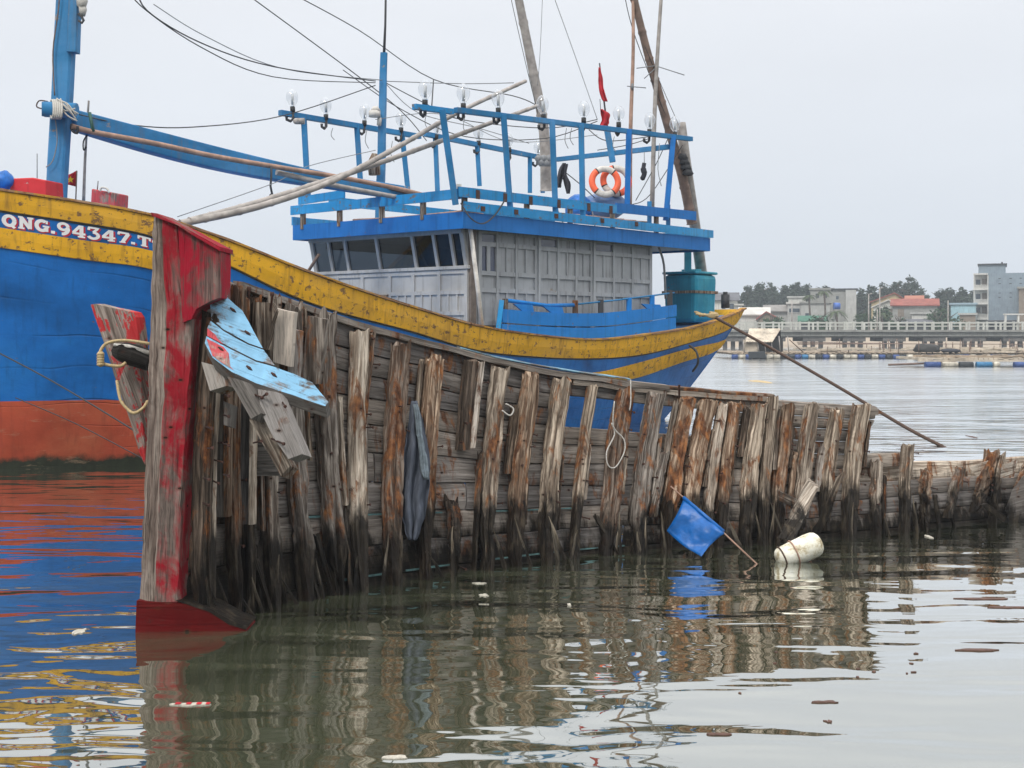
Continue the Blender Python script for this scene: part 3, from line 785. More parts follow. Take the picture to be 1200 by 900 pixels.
for (x, y) in [(290, 336), (317, 342), (622, 0)][:2]:
    m = MB(); b = W(x, y+22, 10.2); m.tube([b, W(x+2, y+6, 10.2), W(x+2, y+4, 10.2), W(x+2, y, 10.2)], [.010, .010, .020, .016], 6); link('bolt', m, M['nail'], WRECK)
m = MB(); b = W(796, 467, 13.4); m.tube([b, W(796, 452, 13.4), W(796, 451, 13.4)], [.012, .012, .02], 6); link('bolt', m, M['nail'], WRECK)
# caulking lines
for v, us in ((.265, [(.22, .34), (.34, .42), (.48, .58)]), (.035, [(.25, .36), (.37, .44), (.47, .56), (.58, .64)])):
    for (a, b) in us:
        m = MB(); rr = []
        for i in range(17):
            u = lerp(a, b, i/16); hh = .0035+.002*ns(u*60)
            rr.append([S(u, v-hh, .016)[0], S(u, v+hh, .016)[0], S(u, v+hh, .006)[0], S(u, v-hh, .006)[0]])
        m.rings(rr); link('caulking', m, M['teal_line'], WRECK)

# things on and about the wreck
def single_tube(name, pts, r, mat, label, cat, n=6, smooth=4, group=None):
    P3 = catmull(pts, smooth)
    m = MB(); m.tube(P3, r, n); return single(name, m, mat, label, cat, group)
def catmull(p, k=5):
    p = [Vector(q) for q in p]; out = []
    for i in range(len(p)-1):
        a, b, c, d = p[max(i-1, 0)], p[i], p[i+1], p[min(i+2, len(p)-1)]
        for j in range(k):
            t = j/k
            out.append(.5*((2*b)+(c-a)*t+(2*a-5*b+4*c-d)*t*t+(3*b-a-3*c+d)*t**3))
    out.append(p[-1]); return out
def sag(a, b, s, n=14):
    a, b = Vector(a), Vector(b)
    return [a.lerp(b, i/n)-Vector((0, 0, s*4*(i/n)*(1-i/n))) for i in range(n+1)]
single_tube('rope', [W(176, 403, 9.62), W(158, 400, 9.62), W(140, 399, 9.6), (W(124, 403, 9.6)), W(117, 414, 9.6), W(118, 424, 9.6), W(128, 428, 9.6), W(141, 429, 9.62), W(147, 425, 9.65)], .013, M['rope_tan'], 'tan rope looped and knotted round the slanting red board', 'rope')
m = MB()
for k in range(5): m.ellipsoid(W(118+ns(k*3)*2, 415+k*3, 9.58), .028, .026, .02, 8, 5, jit=.4)
single('rope_knot', m, M['rope_tan'], 'frayed knot of the tan rope at its leftmost bend', 'rope knot')
single_tube('rope', [W(137, 446, 9.68), W(141, 468, 9.62), W(150, 480, 9.60), W(158, 484, 9.58), W(168, 478, 9.6), W(173, 470, 9.66)], .012, M['rope_tan'], 'slack tan rope hanging in a bight beside the stem post', 'rope')
def Pn(px, py, d):
    u, v = u_at(px, py); return S(u, v, d)[0]
single_tube('rope', [Pn(705, 470, .25), Pn(707, 500, .22), Pn(720, 515, .22), Pn(721, 530, .22), Pn(712, 548, .2), Pn(703, 546, .2), Pn(701, 530, .2), Pn(710, 510, .2), Pn(706, 496, .2)], .007, M['rope_white'], 'thin pale cord hanging in a loop from the rail between ribs', 'cord')
single_tube('rope', [Pn(727, 444, .2), Pn(728, 470, .2), Pn(727, 481, .2)], .007, M['rope_white'], 'short pale cord end hanging over the wreck rail', 'cord')
single_tube('rope', [Pn(580, 474, .2), Pn(588, 480, .22), Pn(584, 488, .22), Pn(576, 482, .2)], .008, M['rope_white'], 'pale cord wrapped round a rib right of the black board', 'cord')
# shirt hanging from a nail
rows_ = [(470, 482, 489), (478, 480, 491), (490, 479, 495), (505, 477, 498), (525, 474, 501), (545, 472, 504), (560, 471.5, 504), (575, 471, 503), (588, 470.5, 501), (600, 470, 499), (607, 470, 498), (615, 474, 494), (625, 475, 491), (633, 478, 488)]
tabr = [(a, b, c) for a, b, c in rows_]
g = []
for i in range(46):
    y = lerp(470, 633, i/45); xl, xr = smooth_table(tabr, y); row = []
    for j in range(22):
        f = j/21; x = lerp(xl, xr, f)
        Y = lerp(11.68, 11.36, (y-470)/163)+(.045*math.sin(f*15+ns(y*.02)*2.5)+.035*ns(f*7, y*.035))*min(1, (y-466)/50)
        Y += .06*abs(f-.5)
        row.append(W(x+1.0*ns(y*.08, f), y, Y))
    g.append(row)
m = MB(); m.grid(g)
sh = thing('shirt', 'dark grey shirt hanging from a nail between two ribs', 'shirt', W(485, 633, 11.4))
b_ = link('body_cloth', m, M['shirt'], sh)
sol = b_.modifiers.new('t', 'SOLIDIFY'); sol.thickness = .008
g = []
for i in range(26):
    y = lerp(474, 562, i/25); f = i/25; row = []
    for j in range(9):
        cx_ = lerp(487, 499.5, f)+ns(y*.05)*1.2; hw_ = lerp(2.2, 4.4, f**.7)*(1 if f < .9 else 1-(f-.9)*4.5)+.5*ns(y*.12, 3); x = cx_+hw_*(j/4-1)
        row.append(W(x, y, lerp(11.62, 11.42, f)-.03*math.sin(math.pi*j/8)-.016*math.sin(j*2.3+y*.1)))
    g.append(row)
m = MB(); m.grid(g); s2 = link('sleeve', m, M['shirt_pale'], sh)
sol = s2.modifiers.new('t', 'SOLIDIFY'); sol.thickness = .008
# blue flag on a stick
fl = thing('marker_flag', 'blue plastic flag on a thin stick leaning from wreck into water', 'flag', WW(888, 661))
m = MB(); A, B_ = W(786, 570, 12.85), WW(889, 661)-Vector((0, 0, .02)); m.tube([A, A.lerp(B_, .5)+Vector((.01, 0, .01)), B_+(B_-A)*.12], [.007, .008, .009], 7); link('stick', m, M['bamboo_rust'], fl)
g = []
for i in range(19):
    f = i/18; top = W(lerp(801, 848, f), lerp(584, 624, f), lerp(12.75, 12.42, f)); row = []
    bot = W(lerp(782, 822, f), lerp(623, 652, f), lerp(12.62, 12.30, f))
    for j in range(15):
        h = j/14; p = top.lerp(bot, h)
        p += Vector((.0, -.04*math.sin(h*math.pi*1.3+f*2)-.018*math.sin(f*9+h*4)-.01*ns(f*7, h*7), -.05*math.sin(f*math.pi)*h*.5)); row.append(p)
    g.append(row)
m = MB(); m.grid(g); fo = link('flag_cloth', m, M['flag_blue'], fl); sol = fo.modifiers.new('t', 'SOLIDIFY'); sol.thickness = .004
m = MB(); m.tube([W(801, 583, 12.74), W(848, 623, 12.41)], .019, 8); link('flag_hem', m, M['flag_blue'], fl)
# foam float
fb = thing('foam_float', 'dirty white foam float tied with brown cord, lying on the water', 'float', WW(937, 662))
c = WW(936, 658)+Vector((0, 0, .10)); ax = Vector((.88, .10, .34)).normalized(); rr = []
yv = ax.cross(Vector((0, 1, 0))).normalized(); xv = yv.cross(ax).normalized()
prof = [(-.235, .02), (-.23, .06), (-.215, .085), (-.19, .102), (-.12, .112), (-.04, .117), (.03, .122), (.10, .124), (.17, .120), (.205, .104), (.225, .08), (.238, .04), (.24, .01)]
for a, r in prof:
    rr.append([c+ax*a+(xv*math.cos(q)+yv*math.sin(q))*r*(1+.05*ns(a*9, math.cos(q)*2, math.sin(q)*2)) for q in [2*math.pi*i/22 for i in range(22)]])
m = MB(); m.rings(rr, sm=True); link('foam_body', m, M['foam'], fb)
for a, r in ((-.05, .119), (-.175, .107)):
    m = MB(); m.tube([c+ax*a+(xv*math.cos(q)+yv*math.sin(q))*(r+.003) for q in [2*math.pi*i/24 for i in range(25)]], .008, 6); link('cord', m, M['rope_dark'] if a < -.1 else M['bamboo_rust'], fb)
# bits floating on the water
M['leaf'] = plain('leaf_litter', (.10, .05, .035), .7, .4, 30, 0)
M['scrap'] = plain('scrap_white', (.46, .43, .36), .7, .3, 60, .004)
def flot(px, py, w, hpx, mat, label, cat, z=.012, name='floating_scrap', irr=.3, seed=0, group=None, ang=0):
    c = WW(px, py); Y = c.y; L = w/F*Y/2; D = max(.012, hpx*Y*Y/(F*H)/2); P3 = []
    for i in range(16):
        a = 2*math.pi*i/16; r = 1+irr*2.2*ns(math.cos(a)*1.6, math.sin(a)*1.6, seed+px)+irr*.8*ns(math.cos(a)*5, math.sin(a)*5, seed+px)
        x, y = math.cos(a)*L*r, math.sin(a)*D*r
        P3.append(c+Vector((x*math.cos(ang)-y*math.sin(ang), x*math.sin(ang)+y*math.cos(ang), min(z, .006)+.002*ns(i*1.3, seed))))
    m = MB(); m.prism(P3, (0, 0, -.012)); return single(name, m, mat, label, cat, group)
flot(464, 888, 26, 5, M['scrap'], 'pale leaf-shaped scrap floating at the bottom edge, left of centre', 'scrap', .02, seed=1)
flot(92, 741, 11, 7, M['scrap'], 'small yellowish lump floating on the blue reflection', 'scrap', .045, seed=2)
o = flot(226, 826, 44, 3.5, M['scrap'], 'red and white strip of wrapper floating below the stem post', 'wrapper', .01, name='wrapper', seed=3)
m = MB()
for k, (a, b) in enumerate(((205, 212), (218, 224), (230, 236), (241, 246))):
    p = WW(a, 826.6); q = WW(b, 826); m.bx(p.x, q.x, p.y-.008, q.y+.02, .0085, .0105)
link('red_print', m, M['flag_red'], o)
flot(567, 698, 11, 3, M['scrap'], 'small oval white scrap floating right below the ribs', 'scrap', seed=4)
flot(562, 684, 14, 2, M['scrap'], 'thin pale sliver floating just below a rib foot', 'scrap', seed=5)
flot(667, 709, 5, 3, M['scrap'], 'tiny round white scrap floating left of the blue flag', 'scrap', seed=6)
flot(1152, 702, 60, 2.2, M['leaf'], 'long thin dark stick floating at the right, upper one', 'stick', .01, 'floating_stick', .2, 7)
flot(1145, 762, 46, 3, M['leaf'], 'dark floating stick alone on pale water at the right', 'stick', .01, 'floating_stick', .2, 8)
flot(968, 823, 24, 3, M['leaf'], 'brown leaf with stalk floating on pale water', 'leaf', .012, 'floating_leaf', .5, 9)
flot(843, 861, 34, 2.5, M['leaf'], 'dark flat stick floating near the bottom edge', 'stick', .01, 'floating_stick', .2, 10)
flot(971, 846, 7, 3, M['leaf'], 'tiny brown leaf below the stalked leaf', 'leaf', .012, 'floating_leaf', .5, 11)
flot(1180, 712, 46, 2, M['leaf'], 'dark floating stick cut by the right frame edge', 'stick', .01, 'floating_stick', .3, 12)
flot(1088, 629, 8, 3, M['scrap'], 'tiny white scrap at the foot of the low stern ribs', 'scrap', seed=13)
flot(891, 447, 19, 3.5, M['rope_tan'], 'brown board floating on the open water beyond the wreck', 'board', .05, 'floating_board', .2, 14)
flot(1139, 512, 5, 3, M['leaf'], 'tiny dark speck floating far right beyond the wreck', 'debris', .03, 'floating_debris', .3, 15)
rs = random.Random(77)
for k in range(10):
    x, y = rs.uniform(860, 1120), rs.uniform(760, 815)
    flot(x, y, rs.uniform(3, 6), 1.2, M['leaf'], 'tiny dark leaf fragment drifting in the loose cluster at right', 'leaf fragment', .006, 'leaf_fragment', .4, 20+k, group='leaf fragments drifting at right')
# ================================================================== THE FISHING BOAT
AB = Vector((-.643, -.766, 0)); NB = Vector((.766, -.643, 0)); CB = Vector((-2.53, 27.4, 0)); UP = Vector((0, 0, 1))
def B(t, o, z): return CB+AB*t+NB*o+UP*z
BOAT = thing('fishing_boat', 'blue wooden fishing boat with yellow stripes and grey wheelhouse moored behind the wreck', 'fishing boat', B(0, 0, 0))
SH = [(-60, 212, 236, 258, 283), (0, 223, 247, 267, 291), (100, 238, 262, 282, 305), (175, 252, 276, 293, 315), (259, 279, 307, 325, 347), (340, 311, 345, 362, 385),
 (400, 333, 366, 383, 407), (480, 359, 387, 405, 430), (560, 382, 410, 430, 452), (630, 393, 418, 437, 458), (700, 398, 420, 437, 451), (760, 392, 415, 424, 443), (820, 382, 400, 408, 424), (860, 368, 388, 401, 414), (874, 361, 377, 397, 406)]
TB, TS = 10.0, -10.3
def b0(t):
    if t > 3: return 2.65*(1-min(1, ((t-3)/7))**2.4)
    if t < -6: return 2.65-.05*(-6-t)/4.3
    return 2.65
def gun(t): p = B(t, b0(t), 0); return p, 600+F*p.x/p.y
TT = []
for i in range(81):
    f = i/80; t = lerp(TB, TS, f)
    p, px = gun(t); r = smooth_table(SH, max(-60, min(874, px)))
    TT.append((-t, *[H+(HZ-y)/F*p.y for y in r]))
def zrow(t, k): return table(TT, -t)[k]
def hull_pt(t, z, side=1, out=0.0):
    zs = zrow(t, 0); w = max(0, (zs-z)/(zs+.6))
    tt = t
    if t > 2: tt = t-.95*w*((t-2)/8)**2
    if t < -4: tt = t+2.6*w*((-4-t)/6.3)**1.5
    k = .30+(.26*max(0, (t-3)/7) if t > 3 else 0)+(.22*max(0, (-4-t)/6) if t < -4 else 0)
    b = b0(t)*(1-k*w**1.35)
    p = B(tt, side*(b+out), z); return p
NT_ = 110
def hull_rows(t):
    z = [zrow(t, i) for i in range(4)]
    red = 1.16*max(0.0, min(1, (t+4)/12))**.8-.05 if t > -4 else -.05
    low = z[3]
    red = min(red, low-.3)
    mids = [lerp(low, red, f) for f in (.14, .28, .42, .56, .7, .85, 1)]
    bot = [lerp(red, min(.2, red-.02), f) for f in (.33, .66, 1)]+[min(0, red-.1), -.6]
    return z+mids+bot
rowsm = [1, 0, 1] + [0]*7 + [2]*3 + [2, 3]
HULLM = [M['hull_blue'], M['yellow'], M['hull_red'], M['hull_slime']]
m = MB(); m_n = []
for side in (1, -1):
    G = []
    for i in range(NT_+1):
        t = lerp(TB, TS, (i/NT_)**1.0); zs = hull_rows(t)
        G.append([hull_pt(t, z, side) for z in zs])
    nr = len(G[0]); o = len(m.v)
    for c in G: m.v += c
    for i in range(NT_):
        for j in range(nr-1):
            a, b = o+i*nr+j, o+(i+1)*nr+j
            f = [a, b, b+1, a+1]
            if side > 0: f.reverse()
            m.f.append(f); m.mi.append(rowsm[j]); m.sm.append(True)
            V = lambda i_, j_: (i_*.18, max(0, (j_-2))/(nr-3)) if rowsm[j] != 1 else (i_*.18, .0455)
            q = [V(i, j), V(i+1, j), V(i+1, j+1), V(i, j+1)]
            if side > 0: q.reverse()
            m.uv.append(q)
# transom
nr = len(hull_rows(TS)); base = (NT_+1)*nr
aL = [NT_*nr+j for j in range(nr)]; bL = [base+NT_*nr+j for j in range(nr)]
for j in range(nr-1):
    m.f.append([aL[j], bL[j], bL[j+1], aL[j+1]]); m.mi.append(rowsm[j]); m.sm.append(False); m.uv.append([(0, j/nr), (1, j/nr), (1, (j+1)/nr), (0, (j+1)/nr)])
hull = link('hull', m, HULLM, BOAT)
# rubbing strakes standing proud: upper yellow band and lower yellow band
def strip(name, f0, f1, out, mat, t0=TB-.05, t1=TS, n=100, z0=None):
    rr = []
    for i in range(n+1):
        t = lerp(t0, t1, i/n); za, zb = f0(t), f1(t)
        rr.append([hull_pt(t, za, 1, -.01), hull_pt(t, za, 1, out), hull_pt(t, (za+zb)/2, 1, out+.008), hull_pt(t, zb, 1, out), hull_pt(t, zb, 1, -.01)])
    mm = MB(); mm.rings(rr); return link(name, mm, mat, BOAT)
strip('rubbing_strake', lambda t: zrow(t, 0)-.02, lambda t: zrow(t, 1)+.004, .035, M['yellow'])
strip('rubbing_strake', lambda t: zrow(t, 2)-.004, lambda t: zrow(t, 3)+.004, .035, M['yellow'])
strip('rubbing_strake', lambda t: zrow(t, 1)-.006, lambda t: zrow(t, 1)-.028, .012, M['hull_slime'])  # narrow dark strip directly below the upper yellow band
for side in (1, -1):
    rr = []
    for i in range(101):
        t = lerp(TB-.02, TS-.05, i/100); z = zrow(t, 0)
        a, b = hull_pt(t, z, side, .065), hull_pt(t, z, side, -.12)
        wv = .006*ns(t*3, side)
        rr.append([a+UP*(-.012+wv), b+UP*(-.012), b+UP*(.03+wv), a+UP*(.026+wv)])
    mm = MB(); mm.rings(rr); link('cap_rail', mm, M['cap_wood'], BOAT)
# deck
mm = MB(); g = []
for i in range(61):
    t = lerp(TB-.3, TS+.05, i/60); z = zrow(t, 0)-(.12 if t > 5 else lerp(.5, .12, max(0, (t-1)/4)) if t > 1 else .5)
    if t < -7: z = zrow(t, 0)-.14
    g.append([hull_pt(t, z, s).lerp(B(t, 0, z), .03) for s in (1, -1)])
mm.grid(g, sm=False); link('deck', mm, M['deck_blue'], BOAT)
# registration writing: slab-serif strokes on the hull between the stripes
def px_of(p): return 600+F*p.x/p.y
def on_hull(px, py, out):
    lo, hi = TB, 2.0; z = 3.8
    for _ in range(3):
        lo, hi = TB, 1.0
        for _ in range(24):
            t = (lo+hi)/2
            if px_of(hull_pt(t, z, 1, out)) < px: lo = t
            else: hi = t
        p = hull_pt(t, z, 1, out); z = H+(HZ-py)/F*p.y
    return hull_pt(t, z, 1, out)
def arc(cx, cy, rx_, ry_, a0, a1, n=12): return [(cx+rx_*math.cos(R(lerp(a0, a1, i/n))), cy+ry_*math.sin(R(lerp(a0, a1, i/n)))) for i in range(n+1)]
GL = {   # strokes (polyline, half width) in a cell one high
 'Q': (.86, [(arc(.40, .5, .29, .38, 0, 360, 20), .12), ([(.46, .22), (.72, -.03)], .09)]),
 'N': (.92, [([(.20, .08), (.20, .92)], .10), ([(.20, .90), (.68, .10)], .12), ([(.68, .08), (.68, .92)], .10), ([(.04, .07), (.38, .07)], .07), ([(.02, .93), (.28, .93)], .07), ([(.52, .93), (.86, .93)], .07)]),
 'G': (.86, [(arc(.40, .5, .29, .38, 50, 330, 16), .12), ([(.66, .06), (.66, .46)], .09), ([(.44, .46), (.80, .46)], .07), ([(.66, .66), (.66, .92)], .06)]),
 '.': (.34, [([(.14, .0), (.14, .22)], .11)]),
 '9': (.80, [(arc(.36, .66, .25, .25, 0, 360, 16), .10), (arc(.30, .55, .32, .46, 0, -95, 10), .11)]),
 '4': (.84, [([(.48, .92), (.10, .34)], .09), ([(.04, .30), (.76, .30)], .08), ([(.54, .06), (.54, .95)], .11), ([(.34, .06), (.74, .06)], .06)]),
 '3': (.78, [([(.10, .72), (.10, .92), (.62, .92), (.34, .58)], .075), (arc(.34, .32, .27, .25, 95, -160, 12), .10)]),
 '7': (.74, [([(.10, .70), (.10, .90)], .07), ([(.06, .90), (.66, .90)], .085), ([(.62, .88), (.30, .04)], .11), ([(.14, .05), (.48, .05)], .05)]),
 'T': (.80, [([(.04, .90), (.76, .90)], .085), ([(.40, .06), (.40, .90)], .11), ([(.09, .66), (.09, .92)], .055), ([(.71, .66), (.71, .92)], .055), ([(.22, .06), (.58, .06)], .06)]),
 'S': (.76, [(arc(.36, .70, .24, .21, 30, 270, 10)+arc(.36, .27, .25, .22, 90, -150, 10), .10)])}
TXT = 'QNG.94347.TS'; tot = sum(GL[c][0] for c in TXT)
def letters(dx, dy, out, mat, name, fat=0):
    x = 0.0; kk = 0
    for ch in TXT:
        wd, strokes = GL[ch]; mm = MB()
        for pl, hw in strokes:
            kk += 1; oo = out+.0009*(kk % 6); hw += fat
            dense = []
            for i in range(len(pl)-1):
                for j in range(3): dense.append((lerp(pl[i][0], pl[i+1][0], j/3), lerp(pl[i][1], pl[i+1][1], j/3)))
            dense.append(pl[-1]); L, Rr = [], []
            for i, (a, b) in enumerate(dense):
                p0, p1 = dense[max(i-1, 0)], dense[min(i+1, len(dense)-1)]; ddx, ddy = p1[0]-p0[0], p1[1]-p0[1]; q = math.hypot(ddx, ddy) or 1
                for lst, sg in ((L, 1), (Rr, -1)):
                    gx, gy = a-ddy/q*hw*sg, b+ddx/q*hw*sg
                    px = lerp(2, 194, (x+gx)/tot)+dx; r = smooth_table(SH, px)
                    lst.append(on_hull(px, lerp(r[2]-2.6, r[1]+2.6, gy)+dy, oo))
            mm.grid([L, Rr], sm=False)
        x += wd; link(name, mm, mat, BOAT)
letters(1.5, .9, .006, M['red_ink'], 'letter_shadow', .035)
letters(0, 0, .014, M['white_ink'], 'letter')

def F3(t, o, z): return B(t, o, z)
def fb_box(mm, t0, t1, o0, o1, z0, z1, mi=0):
    return mm.box(B((t0+t1)/2, (o0+o1)/2, (z0+z1)/2), AB*((t1-t0)/2), NB*((o1-o0)/2), UP*((z1-z0)/2), mi)
def t_side(px, o=2.15):
    """t at which the line o meets pixel column px"""
    k = (px-600)/F; c = CB+NB*o
    return (c.x-k*c.y)/(k*AB.y-AB.x)
def o_front(px, t=0.0):
    k = (px-600)/F; c = CB+AB*t
    return (c.x-k*c.y)/(k*NB.y-NB.x)
def z_at(p, py): return H+(HZ-py)/F*p.y
# ---- wheelhouse
WH = bpy.data.objects.new('wheelhouse', None); COL.objects.link(WH); WH.parent = BOAT; WH.location = (0, 0, 0)
def link2(name, mm, mat, parent=None, label=None, bevel=0): return link(name, mm, mat, parent or BOAT, label, bevel=bevel)
OL, OR, TF, TK = -2.5, 2.15, 0.0, t_side(763)
ZD, ZS_, ZT = 1.9, 3.50, 4.32
mm = MB(); fb_box(mm, TF-.06, TF, OL, OR, ZD, ZS_); link2('front_wall', mm, M['grey_lit'], WH)
mm = MB(); fb_box(mm, TK, TF-.06, OR-.05, OR, ZD, ZT); link2('side_wall', mm, M['grey_wall'], WH)
mm = MB(); fb_box(mm, TK, TF-.06, OL, OL+.05, ZD, 3.3); fb_box(mm, TK, TF-.3, OL, OL+.05, 4.1, ZT); fb_box(mm, TK, -3.2, OL+.01, OL+.04, 3.3, 4.1); link2('side_wall', mm, M['grey_wall'], WH)
mm = MB(); fb_box(mm, TK-.05, TK, OL, OR, ZD, 3.2); fb_box(mm, TK-.05, TK, OL, -.6, 3.2, ZT); fb_box(mm, TK-.05, TK, .6, OR, 3.2, ZT); link2('rear_wall', mm, M['grey_wall'], WH)
mm = MB(); fb_box(mm, TF-2.2, TF-.8, -1.6, .9, 2.4, 3.45); fb_box(mm, TF-.5, TF-.2, -2.2, 1.6, 3.0, 3.3); link2('console', mm, M['interior'], WH)
mm = MB(); mm.tube(sag(B(-.6, .6, 3.5), B(-1.8, -1.0, 4.2), .1, 8), .035, 6); link2('inner_rail', mm, M['bamboo_brown'], WH)
# front: sill, mullions, panes, raked forward at the top
mm = MB(); fb_box(mm, TF-.10, TF+.07, OL-.04, OR+.05, ZS_, ZS_+.07); link2('window_sill', mm, M['grey_lit'], WH, bevel=.008)
RK = .17
ml = [o_front(x) for x in (371.5, 391, 410, 447, 489, 514, 534)]+[OR]
zt = 4.30
for i, o_ in enumerate(ml):
    mm = MB(); w = .075 if i not in (0, len(ml)-1) else .10
    oc = min(o_, OR-.04)
    mm.box((B(TF, oc, ZS_+.06)+B(TF+RK, oc, zt))/2, (B(TF+RK, oc, zt)-B(TF, oc, ZS_+.06))/2, NB*w/2, AB*.035); link2('mullion', mm, M['grey_lit'], WH)
for i in range(len(ml)-1):
    a, b = ml[i], min(ml[i+1], OR-.04)
    mm = MB(); e = .0
    mm.add([B(TF-.01, a, ZS_+.06), B(TF-.01, b, ZS_+.06), B(TF+RK-.02, b, zt), B(TF+RK-.02, a, zt)], [(0, 1, 2, 3)]); link2('window', mm, M['pane'], WH)
mm = MB(); mm.box(B(TF+RK, (OL+OR)/2, 4.27), AB*.05, NB*((OR-OL)/2), UP*.05); link2('window_head', mm, M['grey_lit'], WH)
# corner return between the raked front and the side
mm = MB(); mm.add([B(TF-.02, OR-.005, ZS_+.05), B(TF-.02, OR-.03, ZS_+.05), B(TF+RK, OR-.03, 4.3), B(TF+RK, OR-.005, 4.3), B(TF-.12, OR-.005, ZS_+.05), B(TF-.12, OR-.03, ZS_+.05), B(TF-.12, OR-.03, 4.3), B(TF-.12, OR-.005, 4.3)],
    [(0, 1, 2, 3), (7, 6, 5, 4), (0, 3, 7, 4), (1, 5, 6, 2), (3, 2, 6, 7), (0, 4, 5, 1)]); link2('corner_board', mm, M['grey_wall'], WH)
# front lower panelling: raised framing
mm = MB()
for o_ in [OL+.06, -1.75, -.95, -.1, .6, 1.35, OR-.05]: fb_box(mm, TF, TF+.038, o_-.045, o_+.045, ZD, ZS_)
ol_ = [OL+.06, -1.75, -.95, -.1, .6, 1.35, OR-.05]
for a, b in zip(ol_, ol_[1:]):
    for z in (ZS_-.05, ZS_-.47, ZS_-.90, 2.15): fb_box(mm, TF, TF+.034, a+.045, b-.045, z-.04, z+.04)
    for q in (.333, .667): fb_box(mm, TF, TF+.028, lerp(a, b, q)-.02, lerp(a, b, q)+.02, ZS_-.86, ZS_-.51)
link2('front_panelling', mm, M['grey_lit'], WH)
mm = MB(); fb_box(mm, TF+.039, TF+.09, -.85, -.12, 2.98, 3.02); link2('hatch_rail', mm, M['rib_grey'], WH)
mm = MB(); fb_box(mm, TF+.039, TF+.05, -.62, -.30, 2.45, 2.90); link2('patch_board', mm, plain('patch_cream', (.42, .37, .28), .7, .3), WH)
# side panelling: battens proud of the wall
cols = [t_side(x) for x in (561, 581.5, 604, 627, 630.5, 653, 674, 692, 695, 718, 740, 761)]
zr = [ZT-.03, 4.03, 3.43, 3.08, 2.40]
mm = MB()
for i, t in enumerate(cols): 
    w = .05 if i in (0, 3, 4, 7, 8, 11) else .038
    fb_box(mm, t-w, t+w, OR, OR+.045, ZD, ZT)
link2('side_stiles', mm, M['grey_wall'], WH)
mm = MB()
for a, b in zip(cols, cols[1:]):
    if a-b < .3: continue
    for z in zr: fb_box(mm, b+.05, a-.05, OR, OR+.040, z-.045, z+.045)
    if a != cols[0]:
        for (z0, z1) in ((zr[2]+.045, zr[1]-.045), (zr[4]+.045, zr[3]-.045)): fb_box(mm, (a+b)/2-.022, (a+b)/2+.022, OR, OR+.034, z0, z1)
    else:
        fb_box(mm, (a+b)/2-.05, (a+b)/2+.05, OR, OR+.034, zr[2]+.045, zr[1]-.045)
link2('side_rails', mm, M['grey_wall'], WH)
for x in (629, 693.5):
    t = t_side(x); mm = MB(); fb_box(mm, t-.035, t+.035, OR+.047, OR+.09, ZD, ZT); link2('door_post', mm, M['grey_wall'], WH)
M['dark_pane'] = plain('dark_window', (.030, .038, .075), .12, .3, 3, 0, spec=.8)
a, b = cols[0], cols[1]; mid = (a+b)/2
for (t0, t1, z0, z1) in [(b+.055, a-.055, 4.08, 4.24), (mid+.055, a-.055, 3.48, 3.98), (b+.055, mid-.055, 3.48, 3.98), (cols[5]+.055, cols[4]-.055, 4.08, 4.24), (cols[9]+.055, cols[8]-.055, 4.08, 4.24)]:
    mm = MB(); fb_box(mm, t0, t1, OR-.004, OR+.005, z0, z1); link2('side_window', mm, M['dark_pane'], WH)
mm = MB(); fb_box(mm, TF-.16, TF+.0, OR+.0, OR+.07, ZD, ZT-.02); link2('corner_post', mm, plain('corner_post_brown', (.16, .13, .11), .8, .4, 6), WH)
mm = MB(); mm.tube([W(551, 266, 25.7), W(559, 330, 25.8), W(566, 392, 25.9)], .045, 8); link2('white_pole', mm, M['white_pole'])
mm = MB(); mm.tube([W(374, 298, 28.3), W(352, 332, 28.6)], .035, 6); link2('brace', mm, M['bamboo_brown'])
# ---- roof
RF = bpy.data.objects.new('roof', None); COL.objects.link(RF); RF.parent = BOAT
T0r, T1r, O0r, O1r = .55, -8.75, -2.62, 2.5
mm = MB(); fb_box(mm, T1r+.03, T0r-.03, O0r+.03, O1r-.03, 4.32, 4.40); link2('roof_boards', mm, M['grey_wall'], RF)
for (t_, o_) in [(.55, -2.3), (.55, -1.1), (.55, .2), (.55, 1.4), (.4, 2.4), (-1.5, 2.45), (-3, 2.45), (-4.6, 2.45), (-6.4, 2.45)]:
    mm = MB(); fb_box(mm, t_-.05, t_+.05, o_-.04, o_+.04, 4.5, 5.0); link2('stanchion', mm, M['rib_grey'], RF)
def board(a, b, h, th, mat, parent, name, mi=0, n=12, wob=.006):
    """long plank between two points, h tall, th thick, slightly uneven"""
    a, b = Vector(a), Vector(b); d = (b-a).normalized(); x = d.cross(UP).normalized(); rr = []
    for i in range(n+1):
        p = a.lerp(b, i/n)+UP*wob*ns(p_seed(a)+i*.7)
        rr.append([p-x*th/2-UP*h/2, p+x*th/2-UP*h/2, p+x*th/2+UP*h/2, p-x*th/2+UP*h/2])
    q = MB(); q.rings(rr); return link2(name, q, mat, parent)
def p_seed(a): return a.x*1.7+a.z*3.1
zf0, zf1 = 4.27, 4.60
zc = (zf0+zf1)/2; hh = zf1-zf0
board(B(T0r, O0r, zc), B(T0r, O1r+.02, zc), hh, .05, M['roof_blue'], RF, 'fascia')
board(B(T0r-.03, O1r, zc), B(T1r, O1r, zc), hh-.006, .05, M['roof_blue'], RF, 'fascia')
board(B(T1r, O0r, zc), B(T1r, O1r-.03, zc), hh, .05, M['roof_blue'], RF, 'fascia')
board(B(T0r-.03, O0r, zc), B(T1r, O0r, zc), hh-.006, .05, M['roof_blue'], RF, 'fascia')
